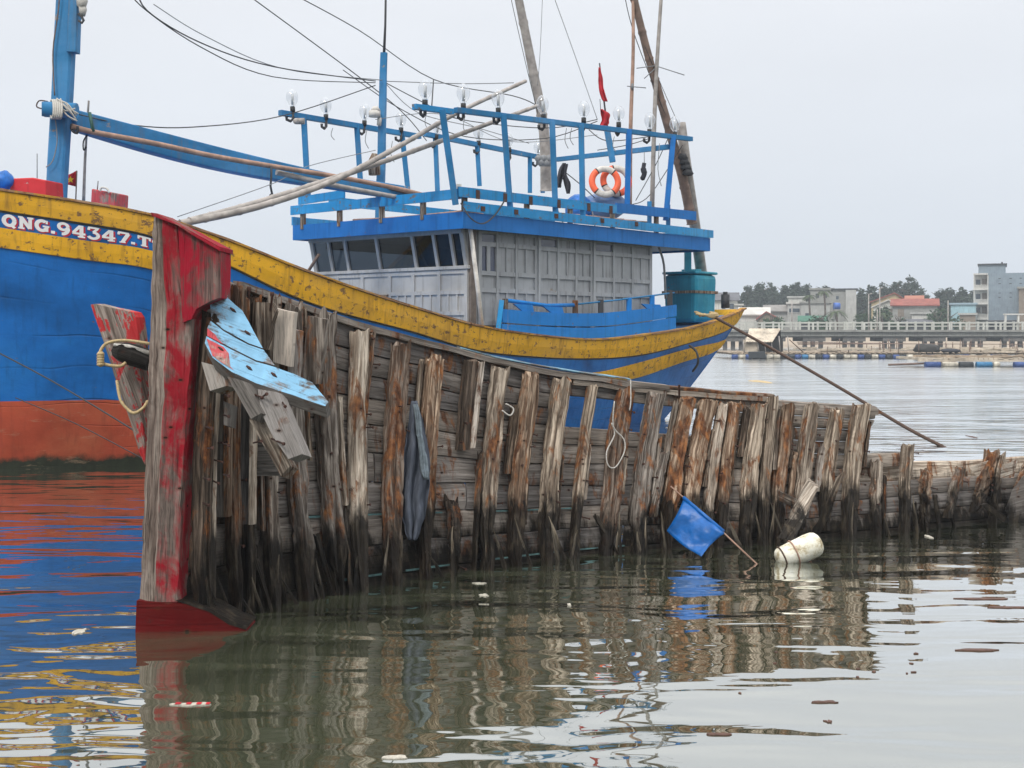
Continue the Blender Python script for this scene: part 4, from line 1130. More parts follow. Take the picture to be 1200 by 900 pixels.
# trim boards on top of the fascia
for (a, b) in [((T0r+.02, O1r+.05), (-5.6, O1r+.05)), ((-5.62, O1r+.05), (T1r-.08, O1r+.05)), ((T0r, O0r-.05), (T1r, O0r-.05)), ((T1r-.05, O0r), (T1r-.05, O1r))]:
    board(B(*a, zf1+.105), B(*b, zf1+.105), .19, .045, M['light_blue'], RF, 'trim_board')
# ---- upper rails: widely set planks carried on posts
UR = bpy.data.objects.new('upper_railing', None); COL.objects.link(UR); UR.parent = BOAT
def nearP(px, py, o=O1r): t = t_side(px, o); p = B(t, o, 0); return B(t, o, z_at(p, py))
def farP(px, py, o=-2.55): return nearP(px, py, o)
board(nearP(537, 224.5), nearP(728, 246), .20, .045, M['light_blue'], UR, 'rail_plank')
board(nearP(722, 243.5), nearP(815, 253), .22, .05, M['roof_blue'], UR, 'rail_plank')
# front planks (they run to the far corner)
zfr = nearP(537, 241).z
board(B(.62, O1r, 4.95), B(.62, O0r, 4.93), .20, .05, M['light_blue'], UR, 'rail_plank')
board(B(-.4, -2.5, 5.22), B(T1r, -2.5, 5.22), .20, .045, M['light_blue'], UR, 'rail_plank')
board(B(.5, -2.5, 5.15), B(.5, -1.0, 5.2), .18, .045, M['light_blue'], UR, 'rail_plank')
# lamp rails
LR1a, LR1b = nearP(485, 125, 2.4), nearP(810, 163, 2.4)
def post(a, b, w, mat, parent=UR, name='post'):
    q = MB(); q.bar(a, b, w, w); return link2(name, q, mat, parent, bevel=.006)
def rail(a, b, w, mat, parent=UR, name='lamp_rail'):
    q = MB(); q.bar(a, b, w, w); return link2(name, q, mat, parent, bevel=.006)
rail(LR1a, nearP(530, 131, 2.4), .11, M['light_blue']); rail(nearP(534, 129, 2.4), LR1b, .11, M['mast_blue'])
for (x1, y1, x2, y2, mt) in [(518, 128, 534, 240, 'mast_blue'), (590, 134, 598, 245, 'mast_blue'), (647, 142, 651, 250, 'mast_blue'), (681, 146, 683, 255, 'mast_blue'), (737, 152, 735, 240, 'roof_blue'), (789, 160, 780, 258, 'roof_blue')]:
    post(nearP(x1, y1, 2.45), nearP(x2, y2, 2.45), .125, M[mt])
for x, y0_, y1_ in ((761, 236, 262), (783, 240, 264)): post(nearP(x, y0_, 2.4), nearP(x, y1_, 2.4), .10, M['mast_blue'])
rail(farP(328, 132), farP(492, 160), .12, M['mast_blue']); rail(farP(498, 157), farP(640, 186), .12, M['mast_blue'])
for (x1, y1, x2, y2) in [(356, 138, 361, 232), (418, 146, 423, 222), (471, 155, 478, 222), (510, 158, 513, 230), (559, 168, 562, 218), (621, 182, 621, 226), (636, 186, 636, 226)]:
    post(farP(x1, y1), farP(x2, y2), .12, M['mast_blue'])
rail(farP(652, 187), nearP(785, 172, 2.4), .12, M['mast_blue'], name='cross_rail')
post(W(711, 150, 31), W(718, 190, 31), .14, M['mast_blue'])
mm = MB(); mm.tube([W(537, 216, 25.6), W(537, 232, 25.6)], .07, 10); link2('white_cup', mm, M['buoy_white'], UR)
# rust patches where brackets sit (dark timber ends)
for px in (560, 592, 622, 655, 690, 716):
    p = nearP(px, 228 + (px-560)*.115, O1r+.03); mm = MB(); mm.box(p, AB*.05, NB*.012, UP*.09); link2('rusty_bracket', mm, M['nail'], UR)
for px in (566, 605, 652, 706, 746):
    p = nearP(px, 244 + (px-560)*.10, O1r+.08); mm = MB(); mm.box(p, AB*.06, NB*.008, UP*.05); link2('rusty_bracket', mm, M['nail'], UR)
# ---- lamps
def make_lamp():
    L = bpy.data.objects.new('lamp', None); COL.objects.link(L); L.parent = BOAT; L.location = (0, 0, 0)
    q = MB(); rr = []
    for z, r in ((.0, .045), (.04, .055), (.09, .09), (.16, .118), (.23, .122), (.30, .10), (.35, .06), (.375, .02)):
        rr.append([Vector((math.cos(a)*r, math.sin(a)*r, z+.06)) for a in [2*math.pi*i/16 for i in range(16)]])
    off = wloc(L); q.rings(rr, sm=True); q.v = [v+off for v in q.v]; link('bulb', q, M['bulb'], L)
    q = MB(); q.tube([off+Vector((0, 0, .12)), off+Vector((0, 0, .32))], .022, 6); q.tube([off+Vector((.02, 0, .06)), off+Vector((.03, 0, .12)), off+Vector((.03, 0, .34))], .006, 4); link('arc_tube', q, M['bulb_in'], L)
    q = MB(); q.tube([off+Vector((0, 0, -.03)), off+Vector((0, 0, .075))], .05, 8); link('socket', q, M['black'], L)
    q = MB(); q.tube([off+Vector((0, 0, -.02)), off+Vector((0, 0, -.17)), off+Vector((-.05, -.02, -.22)), off+Vector((-.12, -.05, -.19)), off+Vector((-.12, -.05, -.13))], .030, 6); link('bracket', q, M['cable'], L)
    return L
lamp0 = make_lamp()
spots = [nearP(x, y, 2.32) for x, y in [(498, 124), (543, 128), (584, 133), (637, 140), (684, 144), (725, 149), (761, 157), (791, 160)]]
spots += [farP(x, y, -2.5) for x, y in [(343, 131), (382, 140), (427, 147), (470, 155), (511, 163), (561, 170), (597, 178), (630, 186)]]
for i, p in enumerate(spots):
    if i == 0: l = lamp0
    else:
        l = lamp0.copy(); COL.objects.link(l)
        for ch in lamp0.children: c = ch.copy(); COL.objects.link(c); c.parent = l
    l.location = p-wloc(BOAT)+UP*.03
    l.scale = (1.12,)*3; l.rotation_euler = (R(random.uniform(-7, 7)), R(random.uniform(-7, 7)), R(random.uniform(0, 40)))
# ---- masts and spars
def tapered(name, a, b, w0, w1, d0, d1, mat, n=16, wob=.01, ring=4, seed=0):
    a, b = Vector(a), Vector(b); d = (b-a).normalized(); x = d.cross(Vector((0, 1, 0))).normalized(); y = x.cross(d); rr = []
    for i in range(n+1):
        f = i/n; p = a.lerp(b, f)+x*wob*ns(f*4, seed)+y*wob*ns(f*4, seed+5); w, q = lerp(w0, w1, f)/2, lerp(d0, d1, f)/2; c = .22
        rr.append([p+x*w*s1*k1+y*q*s2*k2 for s1, s2, k1, k2 in ((1, 1, 1-c, 1), (-1, 1, 1-c, 1), (-1, 1, 1, 1-c), (-1, -1, 1, 1-c), (-1, -1, 1-c, 1), (1, -1, 1-c, 1), (1, -1, 1, 1-c), (1, 1, 1, 1-c))])
    q = MB(); q.rings(rr); return link2(name, q, mat)
tapered('foremast', W(66, 236, 21.5), W(84, -90, 21.5), .29, .32, .27, .27, M['mast_blue'])
tapered('mast_cheek', W(86, 62, 21.42), W(90, -60, 21.42), .17, .17, .22, .22, M['mast_blue'], n=4)
q = MB(); q.tube([W(92, 16, 21.3), W(96, 20, 21.28), (W(98, 24, 21.28)), W(96, 27, 21.28), W(92, 24, 21.28)], .022, 6); link2('hook', q, M['cable'])
q = MB(); q.ellipsoid(W(96, 2, 21.3), .10, .09, .13, 8, 6, jit=.5); q.ellipsoid(W(97, 12, 21.3), .07, .07, .10, 8, 6, jit=.5); link2('rope_lashing', q, M['rope_white'])
q = MB(); q.tube([W(53, 120, 21.25), W(53, 136, 21.25)], .06, 8); q.tube([W(52, 128, 21.22), W(90, 130, 21.22)], .13, 10); link2('crosspiece', q, M['mast_blue'])
q = MB()
for k in range(5):
    cx = 61+k*2.4; pts = [W(cx+8*math.sin(a)*.25, 128+11*math.cos(a), 21.12-.14*math.sin(a+.5)) for a in [2*math.pi*i/16 for i in range(17)]]
    q.tube(pts, .018, 5)
link2('rope_coil', q, M['rope_white'])
q = MB()
rs = random.Random(3)
for k in range(9):
    q.tube(catmull([W(68+rs.uniform(-4, 4), 118+rs.uniform(-3, 3), 21.1), W(77+rs.uniform(-4, 4), 128+rs.uniform(-8, 8), 21.05), W(86+rs.uniform(-4, 6), 134+rs.uniform(-8, 8), 21.1)], 4), .013, 4)
link2('rope_lashing', q, M['rope_white'])
q = MB(); q.tube(catmull([W(56, 119, 21.2), W(46, 118, 21.2), W(43, 125, 21.2), W(52, 128, 21.2)], 4), .012, 5); link2('rope_loop', q, M['rope_dark'])
q = MB(); q.tube(catmull([W(64, 112, 21.3), W(62, 60, 21.3), W(69, 5, 21.3), W(72, -60, 21.3)], 5), .012, 5); link2('halyard', q, M['bamboo_brown'])
q = MB(); q.tube(catmull([W(65, 140, 21.3), W(67, 165, 21.3), W(62, 188, 21.3), W(54, 196, 21.3)], 5), .010, 5); link2('halyard', q, M['cable_grey'])
# big boom resting on the wheelhouse roof
def boom():
    a, b = W(86, 141, 21.6), W(470, 226, 27.2); rr = []; n = 24
    for i in range(n+1):
        f = i/n; p = a.lerp(b, f); p = W(lerp(86, 470, f), lerp(141, 226, f)+9*math.sin(math.pi*f)*.9, p.y)
        h = lerp(.33, .28, f)*(1+.35*math.sin(math.pi*min(1, f*1.25))); w = .26
        d = (b-a).normalized(); x = d.cross(UP).normalized()
        rr.append([p-x*w/2-UP*h/2, p+x*w/2-UP*h/2, p+x*w/2+UP*h/2, p-x*w/2+UP*h/2])
    q = MB(); q.rings(rr); return link2('boom', q, M['mast_blue'], bevel=.02)
boom()
q = MB(); q.tube(catmull([W(84, 148, 21.3), W(110, 155, 21.5), W(180, 168, 22.4), (W(250, 183, 23.4)), W(320, 195, 24.4), W(400, 208, 25.6), W(470, 222, 26.8), W(505, 231, 27.3)], 6), .048, 8); link2('bamboo_pole', q, M['bamboo_rust'])
q = MB(); q.tube([W(105, 132, 21.5), W(109, 153, 21.45), W(103, 153, 21.8)], .03, 6); link2('strap', q, plain('strap_green', (.03, .10, .08), .6), None)
q = MB(); q.tube(catmull([W(84, 146, 21.4), W(84, 152, 21.3), W(90, 156, 21.3), W(91, 148, 21.3)], 3), .025, 6); link2('shackle', q, M['cable'])
q = MB(); q.tube([W(318, 195, 24.2), W(318, 206, 24.2), W(317, 218, 24.2), W(319, 228, 24.2)], .022, 6); q.ellipsoid(W(318, 231, 24.2), .05, .03, .07, 8, 5); link2('chain', q, M['cable'])
def spar(pts, r, mat, name='bamboo_pole', k=5, knots=0):
    P3 = catmull(pts, k); n = len(P3)
    rr = [r[0]+(r[1]-r[0])*i/(n-1) if isinstance(r, tuple) else r for i in range(n)]
    if knots:
        Q = []; RR = []
        for i in range(n-1):
            for j in range(6):
                Q.append(P3[i].lerp(P3[i+1], j/6)); base = lerp(rr[i], rr[i+1], j/6); RR.append(base*(1.16 if j == 0 and i % knots == 0 else 1))
        Q.append(P3[-1]); RR.append(rr[-1]); P3, rr = Q, RR
    q = MB(); q.tube(P3, rr, 8); return link2(name, q, M[mat])
spar([W(211, 262, 21.05), W(300, 243, 22.0), W(390, 212, 23.2), W(470, 170, 24.6), W(540, 130, 26.0), W(616, 95, 27.6)], (.062, .040), 'bamboo', knots=2)
spar([W(222, 259, 21.15), W(300, 238, 22.2), W(400, 206, 23.6), W(470, 182, 24.8), W(545, 155, 26.2), W(630, 124, 28.0)], (.060, .042), 'bamboo', knots=2)
spar([W(324, 202, 24.6), W(390, 217, 25.4), W(470, 232, 26.6)], (.055, .05), 'bamboo')
for k in range(5):
    spar([W(430+k*6, 214+k*2, 26.6+k*.1), W(470+k*5, 224+k*1.2, 27.0+k*.1), W(492+k*4, 230+k*.6, 27.4)], .035, 'rib_grey')
q = MB(); rr = []
for k in range(9): q.tube(sag(B(-.2-k*.1, 2.2-k*.1, 4.72+k*.012), B(-.5-k*.4, -1.8+k*.2, 4.75+k*.015), .03, 6), .028, 5)
link2('pole_bundle', q, M['bamboo_rust'])
q = MB()
for k in range(6): q.tube(sag(B(-1.2, 2.3-k*.12, 4.74+k*.02), B(-6.4+k*.3, 2.2-k*.14, 4.86+k*.02), .02, 8), .032, 5)
link2('pole_bundle', q, M['bamboo_rust'])
q = MB(); q.tube([W(165, 196, 27), W(380, 170, 29)], .012, 4); 
# wheelhouse mast
tapered('mast', W(445, 262, 28.6), W(450, 62, 28.6), .20, .15, .18, .14, M['mast_blue'])
q = MB(); q.tube([W(450, 64, 28.6), W(451.5, 30, 28.6), W(453, -60, 28.6)], [.035, .028, .022], 6); link2('antenna', q, M['cable'])
q = MB(); q.tube([W(439, 137, 28.4), W(439, 130, 28.4)], .13, 12); q.tube([W(440, 130, 28.4), W(440, 125, 28.4)], [.12, .06], 12); q.tube([W(445, 138, 28.45), W(444, 147, 28.45)], .05, 8); link2('siren', q, M['buoy_white'])
q = MB(); q.tube([W(348, 142, 28.3), W(357, 142, 28.3)], .07, 8); q.ellipsoid(W(347, 142, 28.2), .07, .06, .07, 8, 6); link2('floodlight', q, M['bamboo'])
q = MB(); q.tube([W(439, 205, 28.2), W(438, 190, 28.2), W(439, 180, 28.2)], [.13, .14, .06], 8); link2('cloth_bundle', q, M['rib_grey'])
# stern bamboo spars
spar([W(640, 224, 33.5), W(637, 150, 33.3), (W(622, 70, 33.0)), W(602, -30, 32.6)], (.15, .10), 'bamboo', knots=3)
spar([W(811, 262, 32.55), W(799, 205, 32.25), W(775, 120, 31.9), W(757, 55, 31.6), W(736, -30, 31.2)], (.13, .085), 'bamboo_brown', knots=2)
spar([W(798, 144, 32.3), (W(804, 192, 32.35)), W(813, 255, 32.9), W(821, 312, 33.9), W(826, 352, 34.6)], (.12, .16), 'bamboo', knots=0)
spar([W(738, 246, 31.3), W(739, 150, 31.3), W(742, 60, 31.3), W(741.5, -20, 31.3)], (.055, .035), 'bamboo_rust', name='antenna_pole')
spar([W(764, 250, 31.6), W(768, 110, 31.6), W(776, -20, 31.6)], (.06, .04), 'bamboo', name='antenna_pole')
q = MB(); q.tube([W(746, 80, 31.5), W(768, 77, 31.6), W(802, 88, 31.2)], .012, 4); q.tube([W(755, 92, 31.4), W(768, 80, 31.6)], .012, 4); link2('aerial', q, M['cable_grey'])
q = MB(); q.tube([W(735, 101, 31.3), W(757, 103, 31.1)], .012, 4); q.tube([W(741, 98, 31.25), W(741, 105, 31.25)], .03, 6); link2('aerial', q, M['cable_grey'])
q = MB()
for z in range(4): q.ellipsoid(W(800+z*2.2, 184+z*6, 32.1), .14, .12, .10, 8, 5, jit=.4)
link2('rope_lashing', q, M['cable'])
q = MB()
for z in range(5): q.ellipsoid(W(632+z*3, 186+(z % 2)*5, 33.0), .11, .1, .10, 8, 5, jit=.5)
link2('rope_lashing', q, M['cable_grey'])
# stern post under the roof
post(W(806, 285, 33.4), W(806, 320, 33.4), .17, M['teal_tank'], BOAT, 'roof_post')
q = MB(); q.tube(catmull([W(772, 290, 31.4), W(778, 310, 31.5), W(780, 350, 31.6)], 4), .03, 5); link2('hose', q, M['cable_grey'])
# ---- cables
def cable(pts, r=.012, mat='cable', k=6): q = MB(); q.tube(catmull(pts, k), r, 4); return link2('cable', q, M[mat])
cable([W(160, -20, 24), W(172, 12, 24.2), W(235, 50, 25), W(320, 78, 26), W(440, 95, 28.5)], .014)
cable([W(150, -20, 24), W(164, 6, 24.2), W(235, 55, 25), W(320, 90, 26.5), W(440, 97, 28.5)], .012)
cable([W(180, 5, 24.1), W(240, 42, 25), W(330, 80, 26.5), W(448, 94, 28.5)], .010, 'cable_grey')
cable([W(285, -10, 26), W(410, 82, 28), W(470, 130, 29.5), W(500, 165, 30)], .013)
cable([W(330, -14, 26), W(420, 35, 27.5), W(508, 93, 29), W(600, 112, 28.6), W(630, 124, 28.2)], .012)
cable([W(448, 95, 28.6), W(540, 98, 28.5), W(602, 97, 27.5)], .010, 'cable_grey')
cable([W(92, 134, 21.4), W(150, 146, 22.5), (W(225, 149, 24)), W(330, 136, 27.5), W(440, 100, 28.6)], .011)
cable([W(452, 97, 28.6), W(500, 122, 29), (W(540, 140, 29.6)), W(640, 150, 31), W(700, 140, 31)], .011)
cable([W(452, 98, 28.6), W(490, 132, 29), (W(560, 150, 30)), W(620, 168, 32)], .009, 'cable_grey')
cable([W(402, 82, 27.8), W(470, 128, 29), W(545, 160, 30), W(640, 162, 32), W(700, 142, 31.2)], .011)
cable([W(208, 254, 21.6), W(320, 215, 24), W(360, 195, 26), W(440, 176, 28)], .008, 'cable_grey')
cable([W(440, 140, 28.5), W(520, 134, 28), W(600, 166, 30.5), W(700, 158, 31)], .008, 'cable_grey')
cable([W(508, 94, 28.8), W(506, 124, 28.0)], .014)
cable([W(645, -15, 32), W(672, 60, 32), W(700, 140, 31.5)], .009, 'cable_grey')
cable([W(636, -10, 32.5), W(633, 60, 32.6), W(630, 100, 32.8)], .007, 'cable_grey')
cable([W(597, -10, 32.5), W(615, 70, 32.8), W(632, 140, 33.2)], .008)
cable([W(731, -10, 31.2), W(745, 45, 31.4), W(790, 160, 32)], .010)
cable([W(756, 55, 31.4), W(775, 100, 31.8), W(797, 150, 32)], .010)
cable([W(745, 235, 31.5), W(770, 190, 31.6), W(788, 150, 31.8)], .010)
cable([W(740, 240, 31.5), W(762, 228, 31.6), W(800, 170, 32)], .010)
cable([W(690, 152, 31), W(712, 165, 31), W(762, 160, 31.6)], .011)
cable([W(700, 176, 31), W(735, 170, 31), W(762, 162, 31.6)], .010)
cable([W(660, 200, 30.5), W(680, 216, 30.5), W(697, 232, 30.5)], .012)
cable([W(653, 245, 29.2), W(660, 262, 29.1), W(663, 268, 29.0)], .016, 'cable_grey')
cable([W(694, 248, 30), W(697, 262, 29.9), W(696, 276, 29.8)], .014, 'cable_grey')
cable([W(540, 238, 25.3), W(552, 256, 25.2), W(566, 262, 25.5), W(580, 252, 25.9), W(592, 234, 26.2)], .016, 'cable')
for (x, y0_, l) in [(500, 132, 20), (460, 165, 25), (545, 136, 22), (592, 140, 30), (664, 150, 24), (670, 150, 20), (430, 152, 22), (720, 160, 18), (773, 168, 50), (390, 150, 14)]:
    cable([W(x, y0_, 28.5), W(x-2, y0_+l*.6, 28.5), W(x+2, y0_+l, 28.5)], .008, 'cable_grey', 3)
# ---- side bulwark screen by the stern
SC = bpy.data.objects.new('side_screen', None); COL.objects.link(SC); SC.parent = BOAT
def scr(px, py, o=2.52): return nearP(px, py, o)
def curvboard(pts, h_tab, th, mat, name, parent):
    rr = []
    for (px, yt, yb) in pts:
        a, b = scr(px, yt), scr(px, yb); rr.append([a, b, b-NB*th, a-NB*th])
    q = MB(); q.rings(rr); return link2(name, q, M[mat], parent)
def interp(px, tab): return smooth_table(tab, px)
T1_ = [(588, 362.0, 378.5, 394.5), (640, 366, 382, 397.5), (700, 367, 383, 398), (750, 362.5, 378, 394), (794, 357, 371, 387)]
pts1, pts2 = [], []
for i in range(19):
    x = lerp(589, 793, i/18); a, b, c = interp(x, T1_); pts1.append((x, a, b-.7)); pts2.append((x-1, b+.7, c))
curvboard(pts1, None, .04, 'bulwark_blue', 'screen_board', SC); curvboard(pts2, None, .05, 'bulwark_blue', 'screen_board', SC)
q = MB(); q.tube([scr(593, 352, 2.45), scr(640, 358, 2.45), scr(672, 357.5, 2.45)], .045, 6); link2('screen_rail', q, M['bulwark_blue'], SC)
q = MB(); q.tube([scr(672, 357, 2.45), scr(720, 352, 2.45), scr(760, 347, 2.45), scr(790, 343, 2.45)], .022, 6); link2('screen_rail', q, M['mast_blue'], SC)
for (x, y0_, y1_, mt) in [(592, 350, 388, 'rib_grey'), (674, 352, 372, 'rib_rust'), (704, 351, 372, 'cable'), (737, 349, 367, 'bulwark_blue'), (785, 340, 362, 'cable'), (764, 346, 364, 'bulwark_blue')]:
    post(scr(x, y0_, 2.44), scr(x, y1_, 2.44), .12, M[mt], SC, 'screen_post')
for (x, y) in [(602, 356), (637, 359), (752, 356)]:
    q = MB(); q.prism([scr(x, y, 2.5), scr(x+22, y+1, 2.5), scr(x+24, y+9, 2.5), scr(x+10, y+8, 2.5)], NB*-.04); link2('gusset', q, M['bulwark_blue'], SC)
post(scr(588, 352, 2.5), scr(583, 392, 2.5), .10, M['light_blue'], SC, 'screen_post')
# ---- tank at the stern
TN = thing('water_tank', 'teal painted water tank with band standing on the stern deck', 'water tank', W(812, 372, 32.6))
def tk(px, py, Y): return W(px, py, Y)
# box with corner towards camera
tc = W(828, 374, 31.9); A1 = AB*-.0
def tank_ring(z, ex=0):
    c = B(-9.42, 1.6, z); return [c+AB*(.62+ex)+NB*(.45+ex), c-AB*(.48+ex)+NB*(.45+ex), c-AB*(.48+ex)-NB*(.55+ex), c+AB*(.62+ex)-NB*(.55+ex)]
q = MB(); q.rings([tank_ring(z, e) for z, e in ((2.45, -.03), (2.9, -.02), (3.5, .0), (3.72, .0))]); link('tank_body', q, M['teal_tank'], TN, bevel=.12)
q = MB(); q.rings([tank_ring(3.722, .012), tank_ring(3.79, .012)]); link('tank_lid', q, M['teal_tank'], TN, bevel=.03)
q = MB(); c = B(-9.42, 1.55, 3.79); q.tube([c, c+UP*.07], .26, 12); link('tank_cap', q, M['teal_tank'], TN)
q = MB(); q.rings([tank_ring(3.22, .012), tank_ring(3.29, .012)], cap=False); link('tank_band', q, M['rib_grey'], TN)
# bits at the stern
q = MB()
for k in range(8):
    a0 = k*.8; q.tube(catmull([W(820+6*math.cos(a0), 368+3*math.sin(a0*1.3), 31.9-.1*math.sin(a0)), W(826, 369, 31.7), W(838+4*math.sin(a0), 370+3*math.cos(a0), 31.8), W(832, 366, 32.0)], 4), .028, 5)
single('rope_coil', q, M['rope_tan'], 'knotted brown rope heaped on the rail at the stern', 'rope coil')
q = MB(); q.tube([W(850, 361, 33.2), W(850, 345, 33.2)], .11, 10); q.tube([W(850, 346, 33.2), W(850, 342, 33.2)], .06, 8); link2('stern_bollard', q, M['cable'])
q = MB(); q.tube(catmull([W(808, 405, 31.3), W(816, 412, 31.0), W(818, 425, 31.0), W(812, 435, 31.4)], 5), .03, 6); link2('iron_hoop', q, M['cable'])
# mooring line
q = MB(); E = WW(1104, 523); E2 = WW(1112, 527)-UP*.35
q.tube(catmull([W(838, 372, 31.8), W(900, 406, 29.9), W(985, 455, 27.6), W(1060, 500, 25.9), E, E+(E-W(1060, 500, 25.9)).normalized()*.5], 8), .035, 6)
single('mooring_rope', q, M['rope_dark'], 'long brown mooring rope slanting from blue stern down into the water', 'mooring rope')
# ---- things on the boat
RDK = z_at(B(7.5, 0, 0), 222)
q = MB(); cc = W(34, 217, 21.6)
q.prism([W(11, 224, 20.9), W(12, 209, 20.9), W(38, 208, 20.9), W(53, 211, 20.9), W(54, 232, 20.9), W(11, 232, 20.9)], Vector((.12, .5, 0)), sub=.2, jit=.008)
single('box', q, M['red_plastic'], 'red box on the bow beside the foot of the blue mast', 'box', bevel=.02)
q = MB(); q.ellipsoid(W(4, 212, 20.9), .17, .17, .16, 12, 8, jit=.35); q.ellipsoid(W(-8, 218, 20.9), .2, .17, .22, 12, 8, jit=.35)
single('tarp_bundle', q, M['tarp_blue'], 'blue bundled tarpaulin at the left frame edge on the bow', 'tarpaulin')
rc = thing('crate', 'small faded red crate with handle on the bow rail', 'crate', W(120, 240, 21.3))
q = MB(); q.prism([W(106, 238, 21), W(107, 221, 21), W(135, 226, 21), W(134, 246, 21), W(106, 244, 21)], Vector((.1, .42, 0)), sub=.15, jit=.01); link('crate_body', q, M['redpaint'], rc, bevel=.02)
q = MB(); q.tube(catmull([W(117, 224, 20.95), W(119, 220, 20.95), W(125, 221, 20.95), W(128, 226, 20.95)], 4), .018, 6); link('handle', q, M['buoy_white'], rc)
q = MB(); q.tube([W(114, 223, 21.1), W(115, 212, 21.1)], .01, 4); link('wire', q, M['cable_grey'], rc)
sf = thing('small_flag', 'small red flag with yellow star by the blue mast', 'flag', W(89, 232, 22))
q = MB(); q.tube([W(88.5, 240, 22), W(90, 200, 22)], .012, 5); link('flag_stick', q, M['bamboo_brown'], sf)
g = []
for i in range(9):
    g.append([W(lerp(90, 78, i/8), lerp(200, 206, i/8)+lerp(0, lerp(19, 10, i/8), j/6), 22+.03*math.sin(i*.9)) for j in range(7)])
q = MB(); q.grid(g); fo_ = link('flag_cloth', q, M['flag_red'], sf); s_ = fo_.modifiers.new('t', 'SOLIDIFY'); s_.thickness = .006
c = W(82.5, 210.5, 21.93); st = []
for i in range(10):
    r = .062 if i % 2 == 0 else .026; a = math.pi/2+i*math.pi/5; st.append(c+Vector((math.cos(a)*r, 0, math.sin(a)*r)))
q = MB(); q.prism(st, Vector((0, .008, 0))); link('star', q, M['flag_yellow'], sf)
spar([W(98, 236, 22.2), W(100, 180, 22.2), W(104, 118, 22.2)], (.03, .018), 'bamboo', name='antenna_pole')
q = MB(); q.tube([W(43.5, 214, 22), W(43.5, 180, 22)], .008, 4); link2('antenna', q, M['cable_grey'])
q = MB(); q.tube(catmull([W(105, 155, 21.9), W(98, 165, 21.8), W(98, 176, 21.8), W(101, 172, 21.8)], 4), .014, 4); link2('cable', q, M['cable'])
# red flag furled on its staff
rf = thing('furled_flag', 'dark red limp flag on a thin staff above the railing', 'flag', W(713, 190, 31))
q = MB(); q.tube([W(702.5, 74, 31), W(708, 120, 31), W(713, 160, 31)], [.018, .022, .03], 6); link('staff', q, M['cable'], rf)
def ragc(rows, Y, mat, parent, name, amp=.05, nx=9, seed=0):
    g = []; n = 26
    for i in range(n+1):
        y = lerp(rows[0][0], rows[-1][0], i/n); a, b = smooth_table(rows, y)
        g.append([W(lerp(a, b, j/(nx-1))+.6*ns(y*.13, j*.7, seed), y, Y-.02+amp*math.sin(j/(nx-1)*9+y*.07+seed)) for j in range(nx)])
    q = MB(); q.grid(g); o = link(name, q, mat, parent); s = o.modifiers.new('t', 'SOLIDIFY'); s.thickness = .012; return o
ragc([(79, 701.5, 703.5), (90, 701, 706), (105, 702, 708), (115, 705, 711), (119, 708, 712)], 30.97, M['flag_red'], rf, 'flag_cloth', .03)
ragc([(128, 703, 706), (133, 704, 714), (140, 705, 714), (146, 703, 713), (149, 703, 706)], 30.95, M['flag_red'], rf, 'flag_cloth', .06, seed=3)
q = MB(); q.tube([W(703, 116, 31), W(704, 129, 31)], .008, 4); link('cord', q, M['cable'], rf)
# lifebuoys
def ring(px, py, Y, rad, label, yaw=0, tilt=0, roll=0):
    th = thing('lifebuoy', label, 'lifebuoy', W(px, py+20, Y), 'lifebuoys on the roof')
    c = W(px, py, Y); mt = Matrix.Rotation(yaw, 3, 'Z') @ Matrix.Rotation(tilt, 3, 'X') @ Matrix.Rotation(roll, 3, 'Y'); n = 64
    q = MB(); o = 0; rr = []
    for i in range(n+1):
        a = 2*math.pi*i/n; d = Vector((math.cos(a), 0, math.sin(a))); cc_ = d*rad
        rr.append([c+mt @ (cc_+(d*math.cos(b)*.078+Vector((0, 1, 0))*math.sin(b)*.068)) for b in [2*math.pi*j/14 for j in range(14)]])
    q.rings(rr, cap=False, sm=True)
    for k in range(len(q.f)):
        dg = (k//14)/n*360
        wht = 52 < dg < 128 or 232 < dg < 308
        q.mi[k] = 2 if min(abs(dg-e_) for e_ in (52, 128, 232, 308)) < 4 else (1 if wht else 0)
    link('ring', q, [M['orange'], M['buoy_white'], M['black']], th)
    return th
ring(709, 213, 30.35, .315, 'orange and white lifebuoy in front on the roof, nearer one', R(8), R(-10), R(6))
ring(722, 212, 30.62, .315, 'orange and white lifebuoy tucked behind the front lifebuoy', R(10), R(-10), R(30))
q = MB(); q.ellipsoid(W(706, 243, 30.85), .60, .40, .36, 18, 10, rot=Matrix.Rotation(R(-8), 3, 'Y'), jit=.06); single('drum', q, M['drum_blue'], 'blue plastic drum lying under the lifebuoys on the roof', 'drum')
q = MB(); q.ellipsoid(W(678, 245, 30.6), .34, .3, .36, 16, 10, jit=.1); single('drum', q, M['tarp_blue'], 'blue bulging sack left of the lifebuoys on the roof', 'sack')
hc = thing('hanging_cloth', 'dark rag hanging from the railing left of the lifebuoys', 'rag', W(661, 226, 30.4))
ragc([(191, 659, 663), (200, 655, 662), (212, 653, 659), (220, 654, 657)], 30.5, M['cloth_dark'], hc, 'cloth', .07, 9)
ragc([(192, 660, 665), (204, 659, 664), (216, 661, 669), (227, 664, 668)], 30.45, M['cloth_dark'], hc, 'cloth', .07, 9, 4)
hf = thing('hanging_glove', 'dark small glove-like thing dangling near the stern poles', 'hanging glove', W(753, 212, 31))
q = MB(); q.tube(catmull([W(755, 191, 31), W(754, 198, 31), W(755, 204, 31), W(752, 211, 31)], 4), [.05]*4+[.07]*4+[.06]*4+[.03], 8); link('glove', q, M['cloth_dark'], hf)
q = MB(); q.tube([W(755, 178, 31), W(755, 191, 31)], .008, 4); link('string', q, M['cable_grey'], hf)

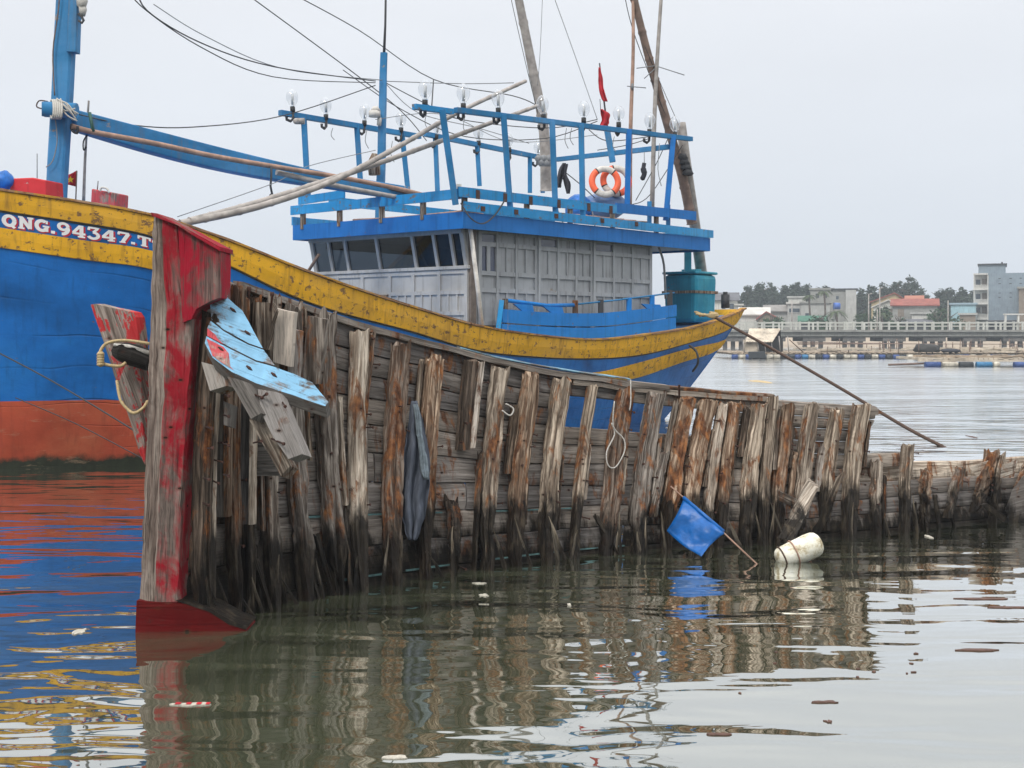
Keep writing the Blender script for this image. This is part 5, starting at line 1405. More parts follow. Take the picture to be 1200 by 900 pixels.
single_tube('mooring_rope', [W(-20, 404, 19.6), W(60, 446, 19.4), W(150, 500, 19.0), W(172, 516, 18.9)], .012, M['cable'], 'dark mooring line slanting across the blue bow, upper one', 'mooring rope')
single_tube('mooring_rope', [W(18, 466, 20.0), W(90, 497, 19.8), W(172, 540, 19.6)], .008, M['cable'], 'thin dark line slanting across the red hull bottom, lower one', 'mooring rope')
# ================================================================== FAR SHORE
# bridge
BR = thing('bridge', 'low concrete road bridge with white railing crossing the harbour', 'bridge', (30, 170, 0))
BY = 168.0
def bz(py, Y=BY): return H+(HZ-py)/F*Y
def bx_of(px, Y=BY): return (px-600)/F*Y
X0, X1 = bx_of(780), bx_of(1330)
m = MB(); m.bx(X0, X1, BY, BY+8, bz(389), bz(386.5)); m.bx(X0, X1, BY+.35, BY+7.6, bz(394), bz(389)-.003); link('deck', m, M['concrete'], BR)
m = MB(); m.bx(X0, X1, BY+.9, BY+7, bz(395.6), bz(394)-.003); link('girder', m, M['concrete'], BR)
def railing(y):
    m = MB(); z0 = bz(386.5)+.003; m.bx(X0, X1, y, y+.16, z0+.88, z0+1.02); m.bx(X0, X1, y+.03, y+.13, z0+.45, z0+.55)
    link('railing_beam', m, M['white_rail'], BR)
    x = X0; k = 0
    while x < X1:
        if BY-.1 < y < BY+1 or k % 2 == 0:
            m = MB(); m.bx(x, x+.24, y-.04, y+.2, z0, z0+1.08); rl.append(m)
        x += 1.17; k += 1
rl = []; railing(BY+.1)
big = MB()
for q in rl: big.v, o = big.v+q.v, len(big.v); big.f += [[i+o for i in f] for f in q.f]; big.uv += q.uv; big.mi += q.mi; big.sm += q.sm
for i, q in enumerate(rl): link('railing_post', q, M['white_rail'], BR)
rl = []; railing(BY+7.7)
back = MB()
for q in rl: back.v, o = back.v+q.v, len(back.v); back.f += [[i+o for i in f] for f in q.f]; back.uv += q.uv; back.mi += q.mi; back.sm += q.sm
link('rear_railing_posts', back, M['white_rail'], BR, kind='stuff')
px = 780
pc = 5.28
x = bx_of(955.5)-pc*4
for k in range(14):
    xc = x+k*pc; Yp = BY+1.2
    m = MB(); m.bx(xc-1.5, xc+1.5, Yp-.6, Yp+5.6, bz(400.2), bz(395.6)-.004); o = link('pier_cap', m, M['concrete_dk'], BR)
    for dx in (-1.05, 0, 1.05):
        m = MB(); m.bx(xc+dx-.25, xc+dx+.25, Yp, Yp+.55, -1.5, bz(400.2)-.003); link('pier_column', m, M['concrete_dk'], o)
for (px, y0, y1, nm) in [(1031, 338, 388, 1), (1028, 362, 388, 0), (928, 352, 388, 0), (1111, 352, 388, 0), (1018, 345, 388, 1)][:5]:
    Y = 172; l = thing('street_lamp' if nm else 'utility_pole', f'thin grey {"lamp post" if nm else "pole"} ' + {1031: 'left of the yellow gabled house', 1028: 'in front of the yellow gabled house', 928: 'between the low roofs and white house', 1111: 'right of the red roofed house', 1018: 'beside the grey tower house'}[px], 'lamp post' if nm else 'pole', W(px, 388, Y))
    m = MB(); m.tube([W(px, 387, Y), W(px, y0, Y)], [.12, .07], 6); link('post', m, M['bamboo'], l)
    if nm: m = MB(); m.tube([W(px, y0, Y), W(px+4, y0-1, Y)], .07, 5); link('arm', m, M['bamboo'], l)

# buildings
def wallm(name, c, dirt=(.1, .1, .09)): return paint(name, c, .12, .04, under=tuple(x*.5 for x in c), rough=.85, streak=.5, chipscale=.5, dirt=dirt)
WM = {k: wallm('wall_'+k, c) for k, c in dict(white=(.60, .59, .55), grey=(.30, .30, .28), pale=(.44, .44, .42), yellow=(.52, .42, .24), blue=(.30, .40, .46), bluegrey=(.22, .275, .32), cyan=(.34, .52, .58), brown=(.23, .19, .15), dark=(.05, .055, .06)).items()}
WM['winglass'] = plain('far_window_glass', (.06, .08, .10), .25, .3, 1, 0)
WM['tile_red'] = plain('roof_tiles_red', (.25, .07, .05), .8, .3, 1.2, 0); WM['tile_orange'] = plain('roof_tiles_orange', (.34, .13, .08), .8, .2, 1, 0)
WM['tin'] = plain('roof_tin_grey', (.20, .185, .17), .7, .3, .6, 0); WM['tin_dark'] = plain('roof_tin_dark', (.09, .09, .10), .7, .3, .6, 0); WM['green'] = plain('canopy_green', (.05, .15, .10), .8, .2, 1, 0)
WM['tin_pale'] = plain('roof_pale', (.52, .50, .46), .7, .2, .6, 0)
GZ = 1.7
def building(name, label, px0, px1, pyt, Y, mat, depth=8, roof=None, wins=(), skew=0, flat=True, cat='house', pyb=None):
    """rectangular block standing on the shore; roof: ('gable', py ridge, mat) or ('flat', mat) or ('hip', ..)"""
    x0, x1 = bx_of(px0, Y), bx_of(px1, Y); zt = bz(pyt, Y)
    b = thing(name, label, cat, ((x0+x1)/2, Y, GZ))
    m = MB(); m.bx(x0, x1, Y, Y+depth, GZ-.3, zt); link('wall', m, WM[mat], b)
    if roof:
        k = roof[0]
        if k == 'flat': m = MB(); m.bx(x0-.25, x1+.25, Y-.3, Y+depth+.3, zt+.003, zt+.3); link('roof', m, WM[roof[1]], b)
        elif k == 'gable':      # ridge parallel to the shore
            zr_ = bz(roof[1], Y); m = MB(); a = [(x0-.4, Y-.5, zt-.1), (x1+.4, Y-.5, zt-.1), (x1+.4, Y+depth/2, zr_), (x0-.4, Y+depth/2, zr_), (x0-.4, Y+depth+.5, zt-.1), (x1+.4, Y+depth+.5, zt-.1)]
            a2 = [(p[0], p[1], p[2]+.18) for p in a]
            m.add(a+a2, [(7, 6, 0, 1)[::-1], (6, 7, 8, 9), (9, 8, 11, 10), (0, 3, 2, 1), (3, 4, 5, 2), (0, 6, 9, 3), (3, 9, 10, 4), (1, 2, 8, 7), (2, 5, 11, 8), (4, 10, 11, 5)]); link('roof', m, WM[roof[2]], b)
            m = MB(); m.add([(x0, Y, zt), (x0, Y+depth, zt), (x0, Y+depth/2, zr_-.02), (x1, Y, zt), (x1, Y+depth, zt), (x1, Y+depth/2, zr_-.02)], [(0, 2, 1), (3, 4, 5)]); link('gable_wall', m, WM[mat], b)
        elif k == 'front':      # gable end towards the camera
            zr_ = bz(roof[1], Y); xm = bx_of(roof[3], Y) if len(roof) > 3 else (x0+x1)/2
            m = MB(); a = [(x0-.4, Y-.4, zt-.15), (xm, Y-.4, zr_), (x1+.4, Y-.4, zt-.15)]; a += [(p[0], Y+depth, p[2]) for p in a]; a += [(p[0], p[1], p[2]+.2) for p in a]
            m.add(a, [(6, 7, 10, 9)[::-1], (7, 8, 11, 10)[::-1], (0, 1, 7, 6)[::-1], (1, 2, 8, 7)[::-1], (0, 3, 4, 1), (1, 4, 5, 2), (0, 6, 9, 3), (2, 5, 11, 8)]); link('roof', m, WM[roof[2]], b)
            m = MB(); m.add([(x0, Y, zt), (x1, Y, zt), (xm, Y, zr_-.02)], [(0, 1, 2)]); link('gable_wall', m, WM[mat], b)
    for (a, c, d, e, mt) in wins:
        m = MB(); xa, xb, za, zb = bx_of(a, Y), bx_of(c, Y), bz(e, Y), bz(d, Y)
        m.bx(xa, xb, Y-.06, Y+.05, za, zb); o = link('window', m, WM[mt], b)
        if mt == 'winglass':
            m = MB(); m.bx(xa-.08, xb+.08, Y-.10, Y-.062, za-.14, za-.02); link('window_sill', m, WM['pale'], o)
    b.rotation_euler.z = -math.atan2((x0+x1)/2, Y)
    return b
building('house', 'white house with dark hipped roof just right of the stern', 838, 864, 352, 232, 'white', 9, ('gable', 343, 'tin_dark'), [(846, 850, 356, 362, 'winglass'), (855, 860, 356, 362, 'winglass')])
building('house', 'small pale annex right of the dark roofed house', 862, 870, 358, 228, 'pale', 5, ('flat', 'tin_pale'))
building('house', 'long low white shed behind the bridge near the stern', 868, 900, 369, 214, 'white', 5, ('gable', 361, 'tin_pale'))
building('house', 'brick cottage with brown gable roof', 889, 912, 374, 210, 'brown', 5, ('front', 366, 'tile_red', 898))
building('house', 'grey tin roofed house left of the white house', 897, 924, 365, 219, 'pale', 6, ('gable', 358, 'tin'))
building('house', 'pale two storey house with stepped white top', 923, 940, 356, 216, 'pale', 7, ('flat', 'white'), [(925, 937, 361.5, 366, 'winglass')])
building('house', 'white parapet house above the stepped one', 924, 944, 349, 232, 'white', 7, ('flat', 'pale'))
building('house', 'wide blank grey concrete house', 939, 972, 355.5, 212, 'pale', 8, ('flat', 'grey'), [(944, 948, 367, 372, 'winglass')])
building('house', 'raw concrete upper storeys rising behind the blank grey house', 950, 976, 339.5, 240, 'grey', 8, ('flat', 'grey'), [(956, 960, 344, 349, 'dark'), (965, 969, 344, 349, 'dark')])
tb = building('tower_house', 'tall narrow grey concrete house with rooftop drums', 976, 1003, 340, 224, 'grey', 8, ('flat', 'dark'), [(980, 983, 347, 351, 'winglass'), (980, 983, 359, 363, 'winglass'), (997, 1001, 350, 352, 'winglass')])
m = MB(); Y = 224; m.bx(bx_of(991, Y), bx_of(1003, Y), Y-.5, Y-.02, GZ, bz(340, Y)); link('bay', m, WM['pale'], tb)
wt = thing('roof_tank', 'bright blue water tank in front of the grey tower house', 'water tank', W(981, 362, 211)); m = MB(); m.tube([W(977, 359, 211), W(984, 359, 211)], .6, 12); link('tank', m, plain('far_tank_blue', (.04, .12, .42), .5), wt); m = MB(); m.bx(bx_of(977, 211), bx_of(984, 211), 210.6, 211.4, GZ, bz(362.5, 211)); link('stand', m, WM['grey'], wt)
building('awning', 'dark green sloping canopy below the white houses', 938, 966, 376.5, 205, 'dark', 3, ('gable', 371, 'green'), cat='canopy')
building('house', 'yellow gabled house with balcony left of the red roof', 1022, 1062, 354, 226, 'yellow', 9, ('front', 344, 'tile_red', 1048), [(1027, 1031, 360, 366, 'winglass'), (1040, 1044, 359, 365, 'winglass')])
building('house', 'pale gable porch in front of the yellow house', 1024, 1050, 360, 218, 'white', 5, ('front', 352, 'tin_pale', 1041), [(1028, 1034, 363, 372, 'winglass'), (1041, 1046, 362, 372, 'brown')])
building('house', 'long concrete house with red tiled roof', 1047, 1097, 358, 214, 'grey', 8, ('gable', 350.5, 'tile_red'), [(1053, 1060, 362, 371, 'brown'), (1070, 1076, 366, 368, 'winglass'), (1085, 1091, 366, 368, 'winglass')])
building('house', 'low white balustraded wing at the foot of the red roofed house', 1069, 1096, 368, 209, 'white', 4, ('flat', 'pale'), cat='building')
building('house', 'orange roofed dormer peeking over the red roof', 1063, 1080, 350.5, 230, 'yellow', 5, ('gable', 347, 'tile_orange'))
building('awning', 'blue grey tarpaulin stall under the red roofed house', 1060, 1090, 378, 203, 'dark', 3, ('gable', 375, 'tin_dark'), cat='stall')
building('house', 'low pale cyan building left of the tall block', 1115, 1143, 357, 214, 'cyan', 8, ('flat', 'blue'))
building('house', 'dark small shed below the cyan building', 1125, 1143, 369, 208, 'brown', 4, ('flat', 'pale'), cat='shed')
# tall block
TBk = thing('apartment_block', 'tall blue grey block with white balconied front, tallest building', 'building', W(1170, 375, 214)); Y = 214
X = lambda p: bx_of(p, Y); Z = lambda p: bz(p, Y)
m = MB(); m.bx(X(1158), X(1230), Y, Y+14, GZ, Z(320)); link('wall', m, WM['bluegrey'], TBk)
m = MB(); m.bx(X(1148), X(1178), Y+.4, Y+10, Z(320)+.003, Z(310)); link('stair_tower', m, WM['bluegrey'], TBk)
m = MB(); m.bx(X(1147), X(1179.5), Y+.1, Y+10.3, Z(310)+.003, Z(308.6)); link('roof_slab', m, WM['dark'], TBk)
m = MB(); m.bx(X(1173), X(1175), Y+3, Y+3.4, Z(308.6), Z(306)); link('vent', m, WM['dark'], TBk)
m = MB(); m.bx(X(1143), X(1158)-.003, Y+1.6, Y+10, GZ, Z(320)); link('front_wall', m, WM['white'], TBk)
for py in (320, 338, 355, 373):
    m = MB(); m.bx(X(1142.3), X(1158.5), Y-.2, Y+1.6-.003, Z(py+1.6), Z(py)); link('balcony_slab', m, WM['white'], TBk)
for xx in (1142.6, 1158):
    m = MB(); m.bx(X(xx), X(xx+1), Y-.15, Y+.15, GZ, Z(322)); link('column', m, WM['white'], TBk)
for py in (338, 355, 373):
    m = MB()
    for k in range(9): m.bx(X(1143.8+k*1.7), X(1143.8+k*1.7)+.07, Y-.12, Y-.05, Z(py), Z(py-4)); 
    m.bx(X(1143.6), X(1158), Y-.13, Y-.04, Z(py-4), Z(py-4.5)); link('balcony_rail', m, WM['white'], TBk)
for py, c in ((325, 'tin_pale'), (342, 'tin_pale'), (358, 'tile_red')):
    m = MB(); m.bx(X(1152), X(1157), Y+1.5, Y+1.62, Z(py+9), Z(py+1)); link('door', m, WM['brown'], TBk); m = MB(); m.bx(X(1145), X(1150), Y+1.5, Y+1.62, Z(py+8), Z(py+2)); link('window', m, WM['winglass'], TBk)
for px in (1170, 1182, 1193):
    for py in (326, 332, 343, 348):
        m = MB(); m.bx(X(px), X(px+2.6), Y-.05, Y+.05, Z(py+.8), Z(py)); link('vent', m, WM['dark'], TBk)
m = MB(); m.bx(X(1158), X(1225), Y-3.5, Y-.01, Z(377), Z(375.4)); link('awning', m, WM['tin_dark'], TBk)
m = MB(); m.bx(X(1160), X(1225), Y-.6, Y-.02, GZ, Z(378)); link('shopfront', m, WM['dark'], TBk)
TBk.rotation_euler.z = -math.atan2(TBk.location.x, TBk.location.y)
building('house', 'unfinished brown brick building at the right edge', 1195, 1225, 338, 206, 'brown', 8, ('flat', 'grey'), cat='building')
gt = thing('gate', 'cream arched gateway at the bridge end on the right', 'gateway', W(1190, 380, 176))
for px in (1178, 1193): m = MB(); m.bx(bx_of(px, 176), bx_of(px+1.6, 176), 176, 176.4, 1.8, bz(369, 176)); link('pillar', m, WM['white'], gt)
m = MB(); m.bx(bx_of(1177, 176), bx_of(1225, 176), 175.9, 176.5, bz(369, 176)+.003, bz(367.6, 176)); link('beam', m, WM['white'], gt)
m = MB(); m.bx(bx_of(1190, 176), bx_of(1212, 176), 175, 176.8, bz(379, 176), bz(377.4, 176)); link('sign_board', m, WM['white'], gt)
# people-scale clutter on the bridge: parked scooters too small to read are left to the railing shadows

# trees
def leafmat(name, a, b):
    t = NT(name); oi = t.new('ShaderNodeTexNoise'); t.put(oi.inputs['Vector'], t.coords('POS', (.5, .5, .5))); oi.inputs['Detail'].default_value = 3
    c = t.mix(t.rng(oi.outputs[0], .35, .65), a, b)
    p = t.principled(c, .7, None, spec=.2); return t.m
LM = [leafmat('foliage_casuarina', (.022, .036, .026), (.065, .09, .062)), leafmat('foliage_palm', (.05, .075, .03), (.10, .13, .06)), leafmat('foliage_bush', (.018, .040, .018), (.05, .09, .035))]
BARK = plain('bark', (.09, .07, .055), .9, .3, 2, 0)
def crown_mesh(c, clumps, rng_, size, per=110, flat=.55):
    m = MB()
    for (cx, cz, r) in clumps:
        cc = Vector((c.x+cx, c.y+rng_.uniform(-1, 1)*r*.8, cz))
        for _ in range(int(per*r*r/2)):
            d = Vector((rng_.gauss(0, 1), rng_.gauss(0, 1), rng_.gauss(0, 1))).normalized()*r*(rng_.random()**.4*1.05+abs(rng_.gauss(0, .34)))
            d.z *= .85
            p = cc+d; a = rng_.uniform(0, 6.28); s_ = size*rng_.uniform(.5, 1.3)
            u = Vector((math.cos(a), rng_.uniform(-.5, .5), math.sin(a)*flat+.3)).normalized()*s_; v = Vector((rng_.uniform(-1, 1), rng_.uniform(-1, 1), rng_.uniform(-1, 1))).normalized().cross(u).normalized()*s_*.42
            m.add([p-u, p-v, p+u, p+v], [(0, 1, 2, 3)])
    return m
def tree(px, pyt, wpx, Y, label, seed, kind=0, pyb=378, grp='casuarina trees behind the shore houses'):
    r = random.Random(seed); x = bx_of(px, Y); zt = bz(pyt, Y); w = wpx/F*Y
    t = thing('tree', label, 'tree', (x, Y, GZ), grp); hgt = zt-GZ
    m = MB(); m.tube(catmull([Vector((x, Y, GZ-.2)), Vector((x+r.uniform(-.4, .4), Y, GZ+hgt*.5)), Vector((x+r.uniform(-.5, .5), Y, zt-.8))], 5), [.32-.022*i for i in range(11)], 6)
    for k in range(7):
        z = GZ+hgt*r.uniform(.35, .85); a = r.uniform(-1, 1); m.tube([Vector((x, Y, z)), Vector((x+a*w*.25, Y+r.uniform(-.5, .5), z+.7)), Vector((x+a*w*.45, Y, z+1.3))], [.10, .07, .03], 4)
    link('trunk', m, BARK, t)
    cl = []; n = 24 if kind == 0 else 7
    for k in range(n):
        f = k/(n-1); zz = lerp(GZ+hgt*.22, zt-.55, f); half = w*.5*(1-.80*f**1.6)*(1 if f > .12 else .8)
        for s_ in (-1, 1):
            cl.append((s_*half*r.uniform(.15, .95), zz+r.uniform(-.5, .5), r.uniform(.45, 1.0)*(.6 if f > .8 else 1)))
    if kind == 2: cl = [(r.uniform(-.5, .5)*w, lerp(GZ+.3, zt-.4, r.random()*(1)), r.uniform(.6, .9)) for k in range(int(6+w*2.2))]
    link('crown', crown_mesh(Vector((x, Y, 0)), cl, r, .32 if kind == 0 else .3, 300), LM[kind], t); return t
TR = [(876, 334, 22, 262, 'leftmost casuarina, just right of the teal tank'), (890, 333, 20, 258, 'second casuarina from the stern'), (903, 333, 18, 262, 'slim casuarina where the left group ends'),
 (920, 334, 20, 266, 'casuarina behind the brown cottage'), (933, 329, 18, 262, 'pointed casuarina above the stepped white house'), (945, 332, 20, 268, 'casuarina above the blank grey house'), (960, 338, 14, 262, 'thin casuarina tip over the raw concrete storeys'), (968, 334, 10, 268, 'wispy casuarina tip left of the tower house'),
 (1009, 340, 16, 256, 'casuarina right of the tower house'), (1022, 336, 18, 262, 'casuarina behind the lamp post'), (1036, 334, 18, 266, 'casuarina over the yellow gable'), (1052, 328, 26, 262, 'broad tall casuarina over the red roof, left half'), (1067, 325, 30, 260, 'tallest broad casuarina over the red roof'), (1079, 340, 16, 264, 'low casuarina at the right end of the red roof'),
 (1101, 341, 18, 262, 'casuarina right of the red roof house'), (1113, 338, 18, 266, 'casuarina above the cyan building, left one'), (1128, 337, 18, 262, 'casuarina above the cyan building, right one'), (1140, 340, 12, 268, 'casuarina touching the tall block')]
for i, (px, py, w, Y, lb) in enumerate(TR): tree(px, py, w*1.45, Y, lb, i*7+3)
for i, (px, py, w, Y, lb) in enumerate([(1108, 364, 36, 204, 'wide green bush behind the bridge railing at centre right'), (1098, 370, 14, 203, 'small bush left of the wide one'), (1015, 368, 20, 205, 'bush below the lamp post left of the yellow house'), (1040, 372, 14, 204, 'bush at the foot of the pale porch'), (905, 372, 16, 205, 'bush before the low white shed'), (962, 374, 14, 203, 'bush by the green canopy'), (1055, 374, 16, 204, 'bush below the red roofed house')]):
    tree(px, py, w, Y, lb, 300+i, 2, grp='bushes on the bank')
tree(1036, 358, 14, 207, 'bare brownish bush in front of the pale porch', 400, 2, grp='bushes on the bank')
def palm(px, py, wpx, Y, label, seed):
    r = random.Random(seed); x = bx_of(px, Y); zt = bz(py, Y); w = wpx/F*Y
    t = thing('palm_tree', label, 'palm tree', (x, Y, GZ), 'palm trees by the houses')
    m = MB(); m.tube([Vector((x, Y, GZ-.2)), Vector((x+.15, Y, (GZ+zt)/2)), Vector((x, Y, zt-.3))], [.22, .17, .15], 7); link('trunk', m, BARK, t)
    for k in range(15):
        a = k*2.4+r.uniform(-.2, .2); up = r.uniform(.1, 1.1); d = Vector((math.cos(a), math.sin(a), 0)); L = w*.5*r.uniform(.85, 1.1); P = []
        for i in range(8): f = i/7; P.append(Vector((x, Y, zt-.3))+d*L*f+UP*(up*L*.8*f-L*(.75+up*.4)*f*f))
        m = MB(); sd = d.cross(UP)
        for i in range(7):
            wd = .42*math.sin(math.pi*(.12+.85*i/7)); q = P[i]
            for s_ in (-1, 1):
                for j in range(2):
                    p0 = P[i].lerp(P[i+1], j*.5); m.add([p0, p0+(P[i+1]-P[i])*.35, p0+sd*s_*wd+(P[i+1]-P[i])*.5-UP*.15*wd], [(0, 1, 2)])
        m.tube(P, .025, 3); link('frond', m, LM[1], t)
palm(948, 345, 18, 208.5, 'palm with drooping crown over the blank grey house, left', 1); palm(966, 340, 20, 208, 'palm over the blank grey house, right and taller', 2)
palm(980, 364, 28, 203, 'low palm below the grey tower house', 3); palm(1033, 366, 16, 203, 'low palm left of the pale porch', 4)

# floating fish farm
M['raft_wood'] = plain('raft_bamboo', (.30, .24, .18), .9, .5, 1.5, 0)
M['raft_pale'] = plain('raft_pale_boards', (.50, .43, .34), .9, .4, 1.5, 0)
DM = dict(b=plain('float_blue', (.03, .07, .22), .5, .3, 3, 0), w=plain('float_white', (.50, .46, .38), .8, .5, 3, 0), k=plain('float_black', (.03, .035, .04), .6, .3, 3, 0), t=plain('float_teal', (.03, .16, .32), .5, .3, 3, 0))
rf1 = thing('fish_farm_raft', 'long bamboo fish farm raft carried by blue, white and black drums', 'raft', WW(930, 420))
Yl = 108.0
def rx(px, Y=Yl): return (px-600)/F*Y
m = MB(); rs = random.Random(4)
for k in range(9): m.tube([Vector((rx(857), Yl+k*1.3, .42)), Vector((rx(1260), Yl+k*1.3+2, .42+rs.uniform(-.05, .05)))], .07, 4)
for k in range(60): x = lerp(rx(858), rx(1250), k/59); m.tube([Vector((x, Yl-.2, .50)), Vector((x+rs.uniform(-.3, .3), Yl+11, .52))], .06, 4)
link('bamboo_frame', m, M['raft_wood'], rf1)
m = MB()
for k in range(70):
    x = rx(rs.uniform(965, 1240)); y = Yl+rs.uniform(0, 9); L = rs.uniform(.5, 2.6); a = rs.uniform(-.4, .4)
    m.box((x, y, .58+rs.uniform(0, .28)), (L*.5, L*.5*a, rs.uniform(-.06, .06)), (0, rs.uniform(.05, .3), 0), (0, 0, rs.uniform(.03, .10)))
link('loose_boards', m, M['raft_pale'], rf1)
seq = 'bwbkkwwkkbtwkbwkwwbkwbkbkwkwbwkktbwkwbk'; x = 857
for i, ch in enumerate(seq):
    L = 8.2; m = MB(); m.tube([Vector((rx(x+.3), Yl-.1, .16)), Vector((rx(x+L-1), Yl-.1, .16))], .22, 10); link('float_drum', m, DM[ch], rf1); x += L
for k in range(46):
    px = rs.uniform(960, 1240); xx = rx(px); yy = Yl+rs.uniform(0, 10); m = MB(); m.tube([Vector((xx, yy, .3)), Vector((xx+rs.uniform(-.1, .1), yy, rs.uniform(1.0, 1.7)))], .035, 4); link('stake', m, M['bamboo_brown'], rf1)
m = MB()
for k in range(3): m.tube([Vector((rx(960), Yl+8+k*.2, 1.15+k*.1)), Vector((rx(1100), Yl+8.3+k*.2, 1.2)), Vector((rx(1250), Yl+8.5, 1.15))], .03, 4)
link('fence_rail', m, M['bamboo_brown'], rf1)
m = MB(); m.ellipsoid(Vector((rx(1093), Yl+1.5, .72)), 1.05, .8, .55, 18, 8, jit=.35); single('net_heap', m, M['black_beam'], 'dark heap of netting on the bamboo raft', 'net heap')
m = MB(); m.ellipsoid(Vector((rx(1118), Yl+.8, .66)), .8, .8, .22, 14, 6, jit=.4); single('net_heap', m, M['cloth_dark'], 'flat grey pile of netting right of the dark heap', 'net heap')
# nearer pontoon line on the right
Yn = 83.0
rf2 = thing('pontoon', 'nearer pontoon of pale boards on blue drums at the right edge', 'pontoon', WW(1150, 430))
nx = lambda p: rx(p, Yn)
m = MB(); rr2 = random.Random(8)
for k in range(34): x = lerp(nx(1077), nx(1270), k/33); m.bx(x, x+.27, Yn, Yn+5, .42+rr2.uniform(0, .08), .50+rr2.uniform(0, .1))
m.bx(nx(1076), nx(1272), Yn-.02, Yn+.1, .33, .45)
link('boards', m, M['raft_pale'], rf2)
for a, b, ch in [(1083, 1101, 'b'), (1103, 1121, 'w'), (1123, 1139, 'k'), (1143, 1161, 't'), (1163, 1170, 'w'), (1187, 1207, 'b'), (1215, 1232, 'w')]:
    m = MB(); m.tube([Vector((nx(a), Yn-.15, .12)), Vector((nx(b), Yn-.15, .12))], .20, 12); link('float_drum', m, DM[ch], rf2)
m = MB(); m.tube([Vector((nx(1042), Yn+.2, .12)), Vector((nx(1120), Yn, .30))], .07, 5); link('bamboo_pole', m, M['bamboo_brown'], rf2)
m = MB()
for k in range(24):
    x = nx(rr2.uniform(1085, 1200)); y = Yn+rr2.uniform(.3, 4); m.box((x, y, .66), (rr2.uniform(.2, 1.1), rr2.uniform(-.1, .1), rr2.uniform(-.04, .06)), (0, rr2.uniform(.05, .2), 0), (0, 0, rr2.uniform(.02, .08)))
link('loose_boards', m, M['raft_wood'], rf2)
# hut on the raft
ht = thing('raft_hut', 'shabby hut with ribbed pale roof floating on the raft', 'hut', WW(905, 419)); Yh = Yl+1.0
hx = lambda p: rx(p, Yh); hz = lambda p: H+(HZ-p)/F*Yh
m = MB(); rr = []
for k in range(19):
    f = k/18; z0 = hz(401.5)+.03*(k % 2); z1 = hz(386)+.03*(k % 2)
    rr.append([Vector((lerp(hx(873), hx(904), f), Yh-.3, z0)), Vector((lerp(hx(884), hx(921), f), Yh+2.2, z1))])
m2 = MB(); m2.grid(rr, sm=False); o = link('roof', m2, M['raft_pale'], ht); s_ = o.modifiers.new('t', 'SOLIDIFY'); s_.thickness = .08
m = MB(); m.add([(hx(921), Yh+2.2, hz(386)), (hx(925), Yh+3.4, hz(402)), (hx(886), Yh+4.4, hz(400)), (hx(884), Yh+2.2, hz(386)-.0)], [(0, 1, 2, 3)]); o = link('rear_roof', m, M['cloth_dark'], ht); s_ = o.modifiers.new('t', 'SOLIDIFY'); s_.thickness = .06
m = MB(); m.prism([(hx(871), Yh, .55), (hx(871), Yh, hz(398)), (hx(888), Yh, hz(400)), (hx(888), Yh, .55)], (0, .1, 0)); link('wall', m, M['raft_pale'], ht)
m = MB(); m.prism([(hx(888), Yh+1.6, .55), (hx(888), Yh+1.6, hz(398)), (hx(922), Yh+1.6, hz(396)), (hx(922), Yh+1.6, .55)], (0, .08, 0)); link('wall', m, M['black_beam'], ht)
for p in (872, 889, 897, 905, 914, 924): m = MB(); m.tube([Vector((hx(p), Yh-.15, .5)), Vector((hx(p)-.1, Yh-.1, hz(400 if p < 906 else 394)))], .045, 5); link('post', m, M['bamboo'], ht)
m = MB(); m.tube([Vector((hx(925), Yh, hz(398))), Vector((hx(942), Yh, .5))], .05, 5); link('brace', m, M['bamboo_brown'], ht)
m = MB(); m.bx(hx(874), hx(893), Yh-1.4, Yh-.9, .05, .62); single('fish_crate', m, DM['k'], 'black tub hanging at the raft front below the hut', 'tub', bevel=.05)

HAZE, EXPO = .0006, 0.07
SKYR = [(0.0,(.64,.70,.78)),(.12,(.73,.77,.83)),(.30,(.88,.90,.94)),(.62,(1.5,1.5,1.5)),(1.0,(2.1,2.1,2.1))]
# ================================================================== AIR, SKY, SUN, CAMERA
hz_ = MB(); hz_.bx(-470, 470, -60, 480, -3, 34)
t = NT('haze_air'); v = t.new('ShaderNodeVolumePrincipled'); v.inputs['Color'].default_value = (.80, .87, .96, 1); v.inputs['Density'].default_value = HAZE; v.inputs['Anisotropy'].default_value = .2
t.put(t.out.inputs['Volume'], v.outputs[0])
if HAZE > 0: link('haze', hz_, t.m, kind='stuff')
SUN_EL, SUN_AZ = R(48), R(205)       # azimuth of the sun measured from +Y clockwise: behind the camera, to the left
w = bpy.data.worlds.new('World'); scene.world = w; w.use_nodes = True
nt = w.node_tree; nt.nodes.clear()
out = nt.nodes.new('ShaderNodeOutputWorld'); bg = nt.nodes.new('ShaderNodeBackground'); bg.inputs['Strength'].default_value = .1
sky = nt.nodes.new('ShaderNodeTexSky'); sky.sky_type = 'NISHITA'; sky.sun_disc = False; sky.sun_elevation = SUN_EL; sky.sun_rotation = SUN_AZ; sky.dust_density = 4; sky.air_density = 1
tc_ = nt.nodes.new('ShaderNodeTexCoord'); sp = nt.nodes.new('ShaderNodeSeparateXYZ'); nt.links.new(tc_.outputs['Generated'], sp.inputs[0])
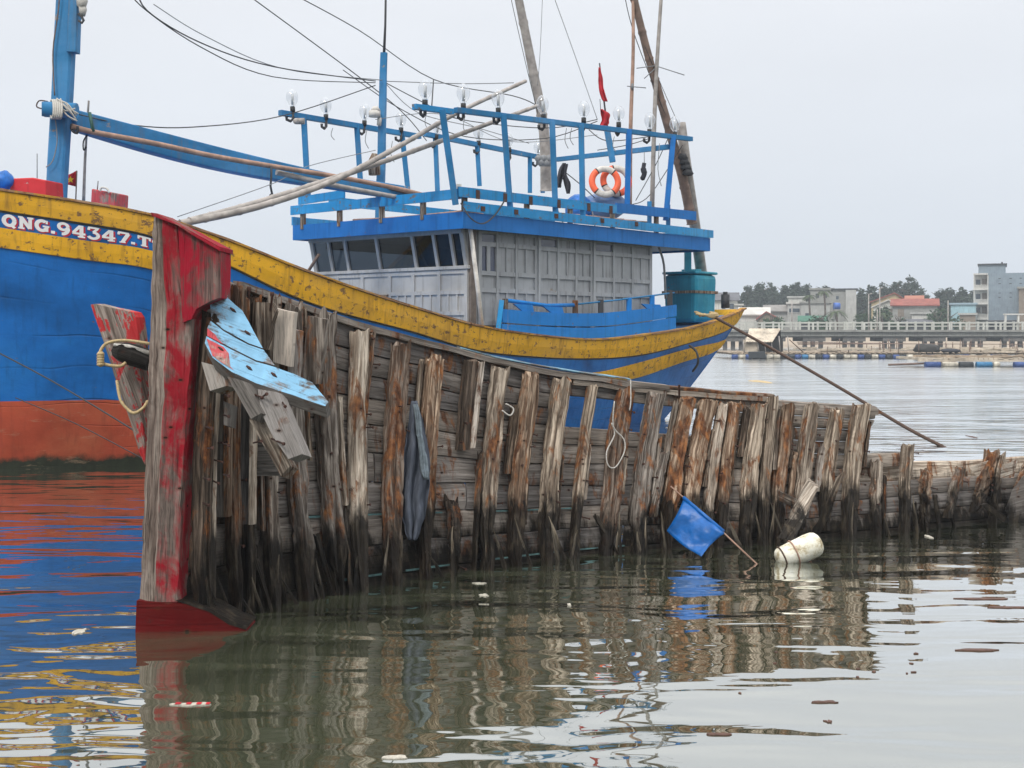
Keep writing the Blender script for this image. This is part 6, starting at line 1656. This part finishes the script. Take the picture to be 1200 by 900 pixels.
# overcast layer: brighter overhead (standard overcast sky), soft cloud mottling
rp = nt.nodes.new('ShaderNodeValToRGB'); nt.links.new(sp.outputs[2], rp.inputs[0]); e = rp.color_ramp.elements
for _ in range(3): e.new(.5)
for i, (p, c) in enumerate(SKYR): e[i].position = p; e[i].color = (*[x/30 for x in c], 1)
mul = nt.nodes.new('ShaderNodeVectorMath'); mul.operation = 'SCALE'; mul.inputs['Scale'].default_value = 300
nt.links.new(rp.outputs[0], mul.inputs[0])
nz = nt.nodes.new('ShaderNodeTexNoise'); mp = nt.nodes.new('ShaderNodeMapping'); mp.inputs['Scale'].default_value = (1.3, 1.3, 5); nt.links.new(tc_.outputs['Generated'], mp.inputs[0]); nt.links.new(mp.outputs[0], nz.inputs['Vector']); nz.inputs['Detail'].default_value = 4; nz.inputs['Scale'].default_value = 1.4
mr = nt.nodes.new('ShaderNodeMapRange'); nt.links.new(nz.outputs[0], mr.inputs[0]); mr.inputs[1].default_value = .3; mr.inputs[2].default_value = .7; mr.inputs[3].default_value = .955; mr.inputs[4].default_value = 1.035
m2_ = nt.nodes.new('ShaderNodeVectorMath'); m2_.operation = 'SCALE'; nt.links.new(mul.outputs[0], m2_.inputs[0]); nt.links.new(mr.outputs[0], m2_.inputs['Scale'])
mx = nt.nodes.new('ShaderNodeMix'); mx.data_type = 'RGBA'; mx.inputs[0].default_value = .94
nt.links.new(sky.outputs[0], mx.inputs[6]); nt.links.new(m2_.outputs[0], mx.inputs[7])
nt.links.new(mx.outputs[2], bg.inputs[0]); nt.links.new(bg.outputs[0], out.inputs[0])
sd = bpy.data.lights.new('sun', 'SUN'); sd.energy = 1.5; sd.angle = R(10); sd.color = (1, .97, .92)
so = bpy.data.objects.new('sun', sd); COL.objects.link(so)
dirv = Vector((math.sin(SUN_AZ)*math.cos(SUN_EL), math.cos(SUN_AZ)*math.cos(SUN_EL), math.sin(SUN_EL)))
so.rotation_euler = (-dirv).to_track_quat('-Z', 'Y').to_euler(); so.location = dirv*60
cam = bpy.data.cameras.new('camera'); co = bpy.data.objects.new('camera', cam); COL.objects.link(co)
cam.sensor_width = 36; cam.lens = 45; cam.shift_y = -60/1200; cam.clip_end = 3000; cam.clip_start = .1
co.location = (0, 0, H); co.rotation_euler = (R(90), 0, 0); scene.camera = co
scene.view_settings.view_transform = 'Standard'; scene.view_settings.look = 'None'; scene.view_settings.exposure = EXPO; scene.view_settings.gamma = 1
scene.cycles.use_denoising = True; scene.cycles.max_bounces = 8; scene.cycles.transparent_max_bounces = 24; scene.cycles.volume_bounces = 1
scene.cycles.caustics_reflective = False; scene.cycles.caustics_refractive = False; scene.cycles.sample_clamp_indirect = 6
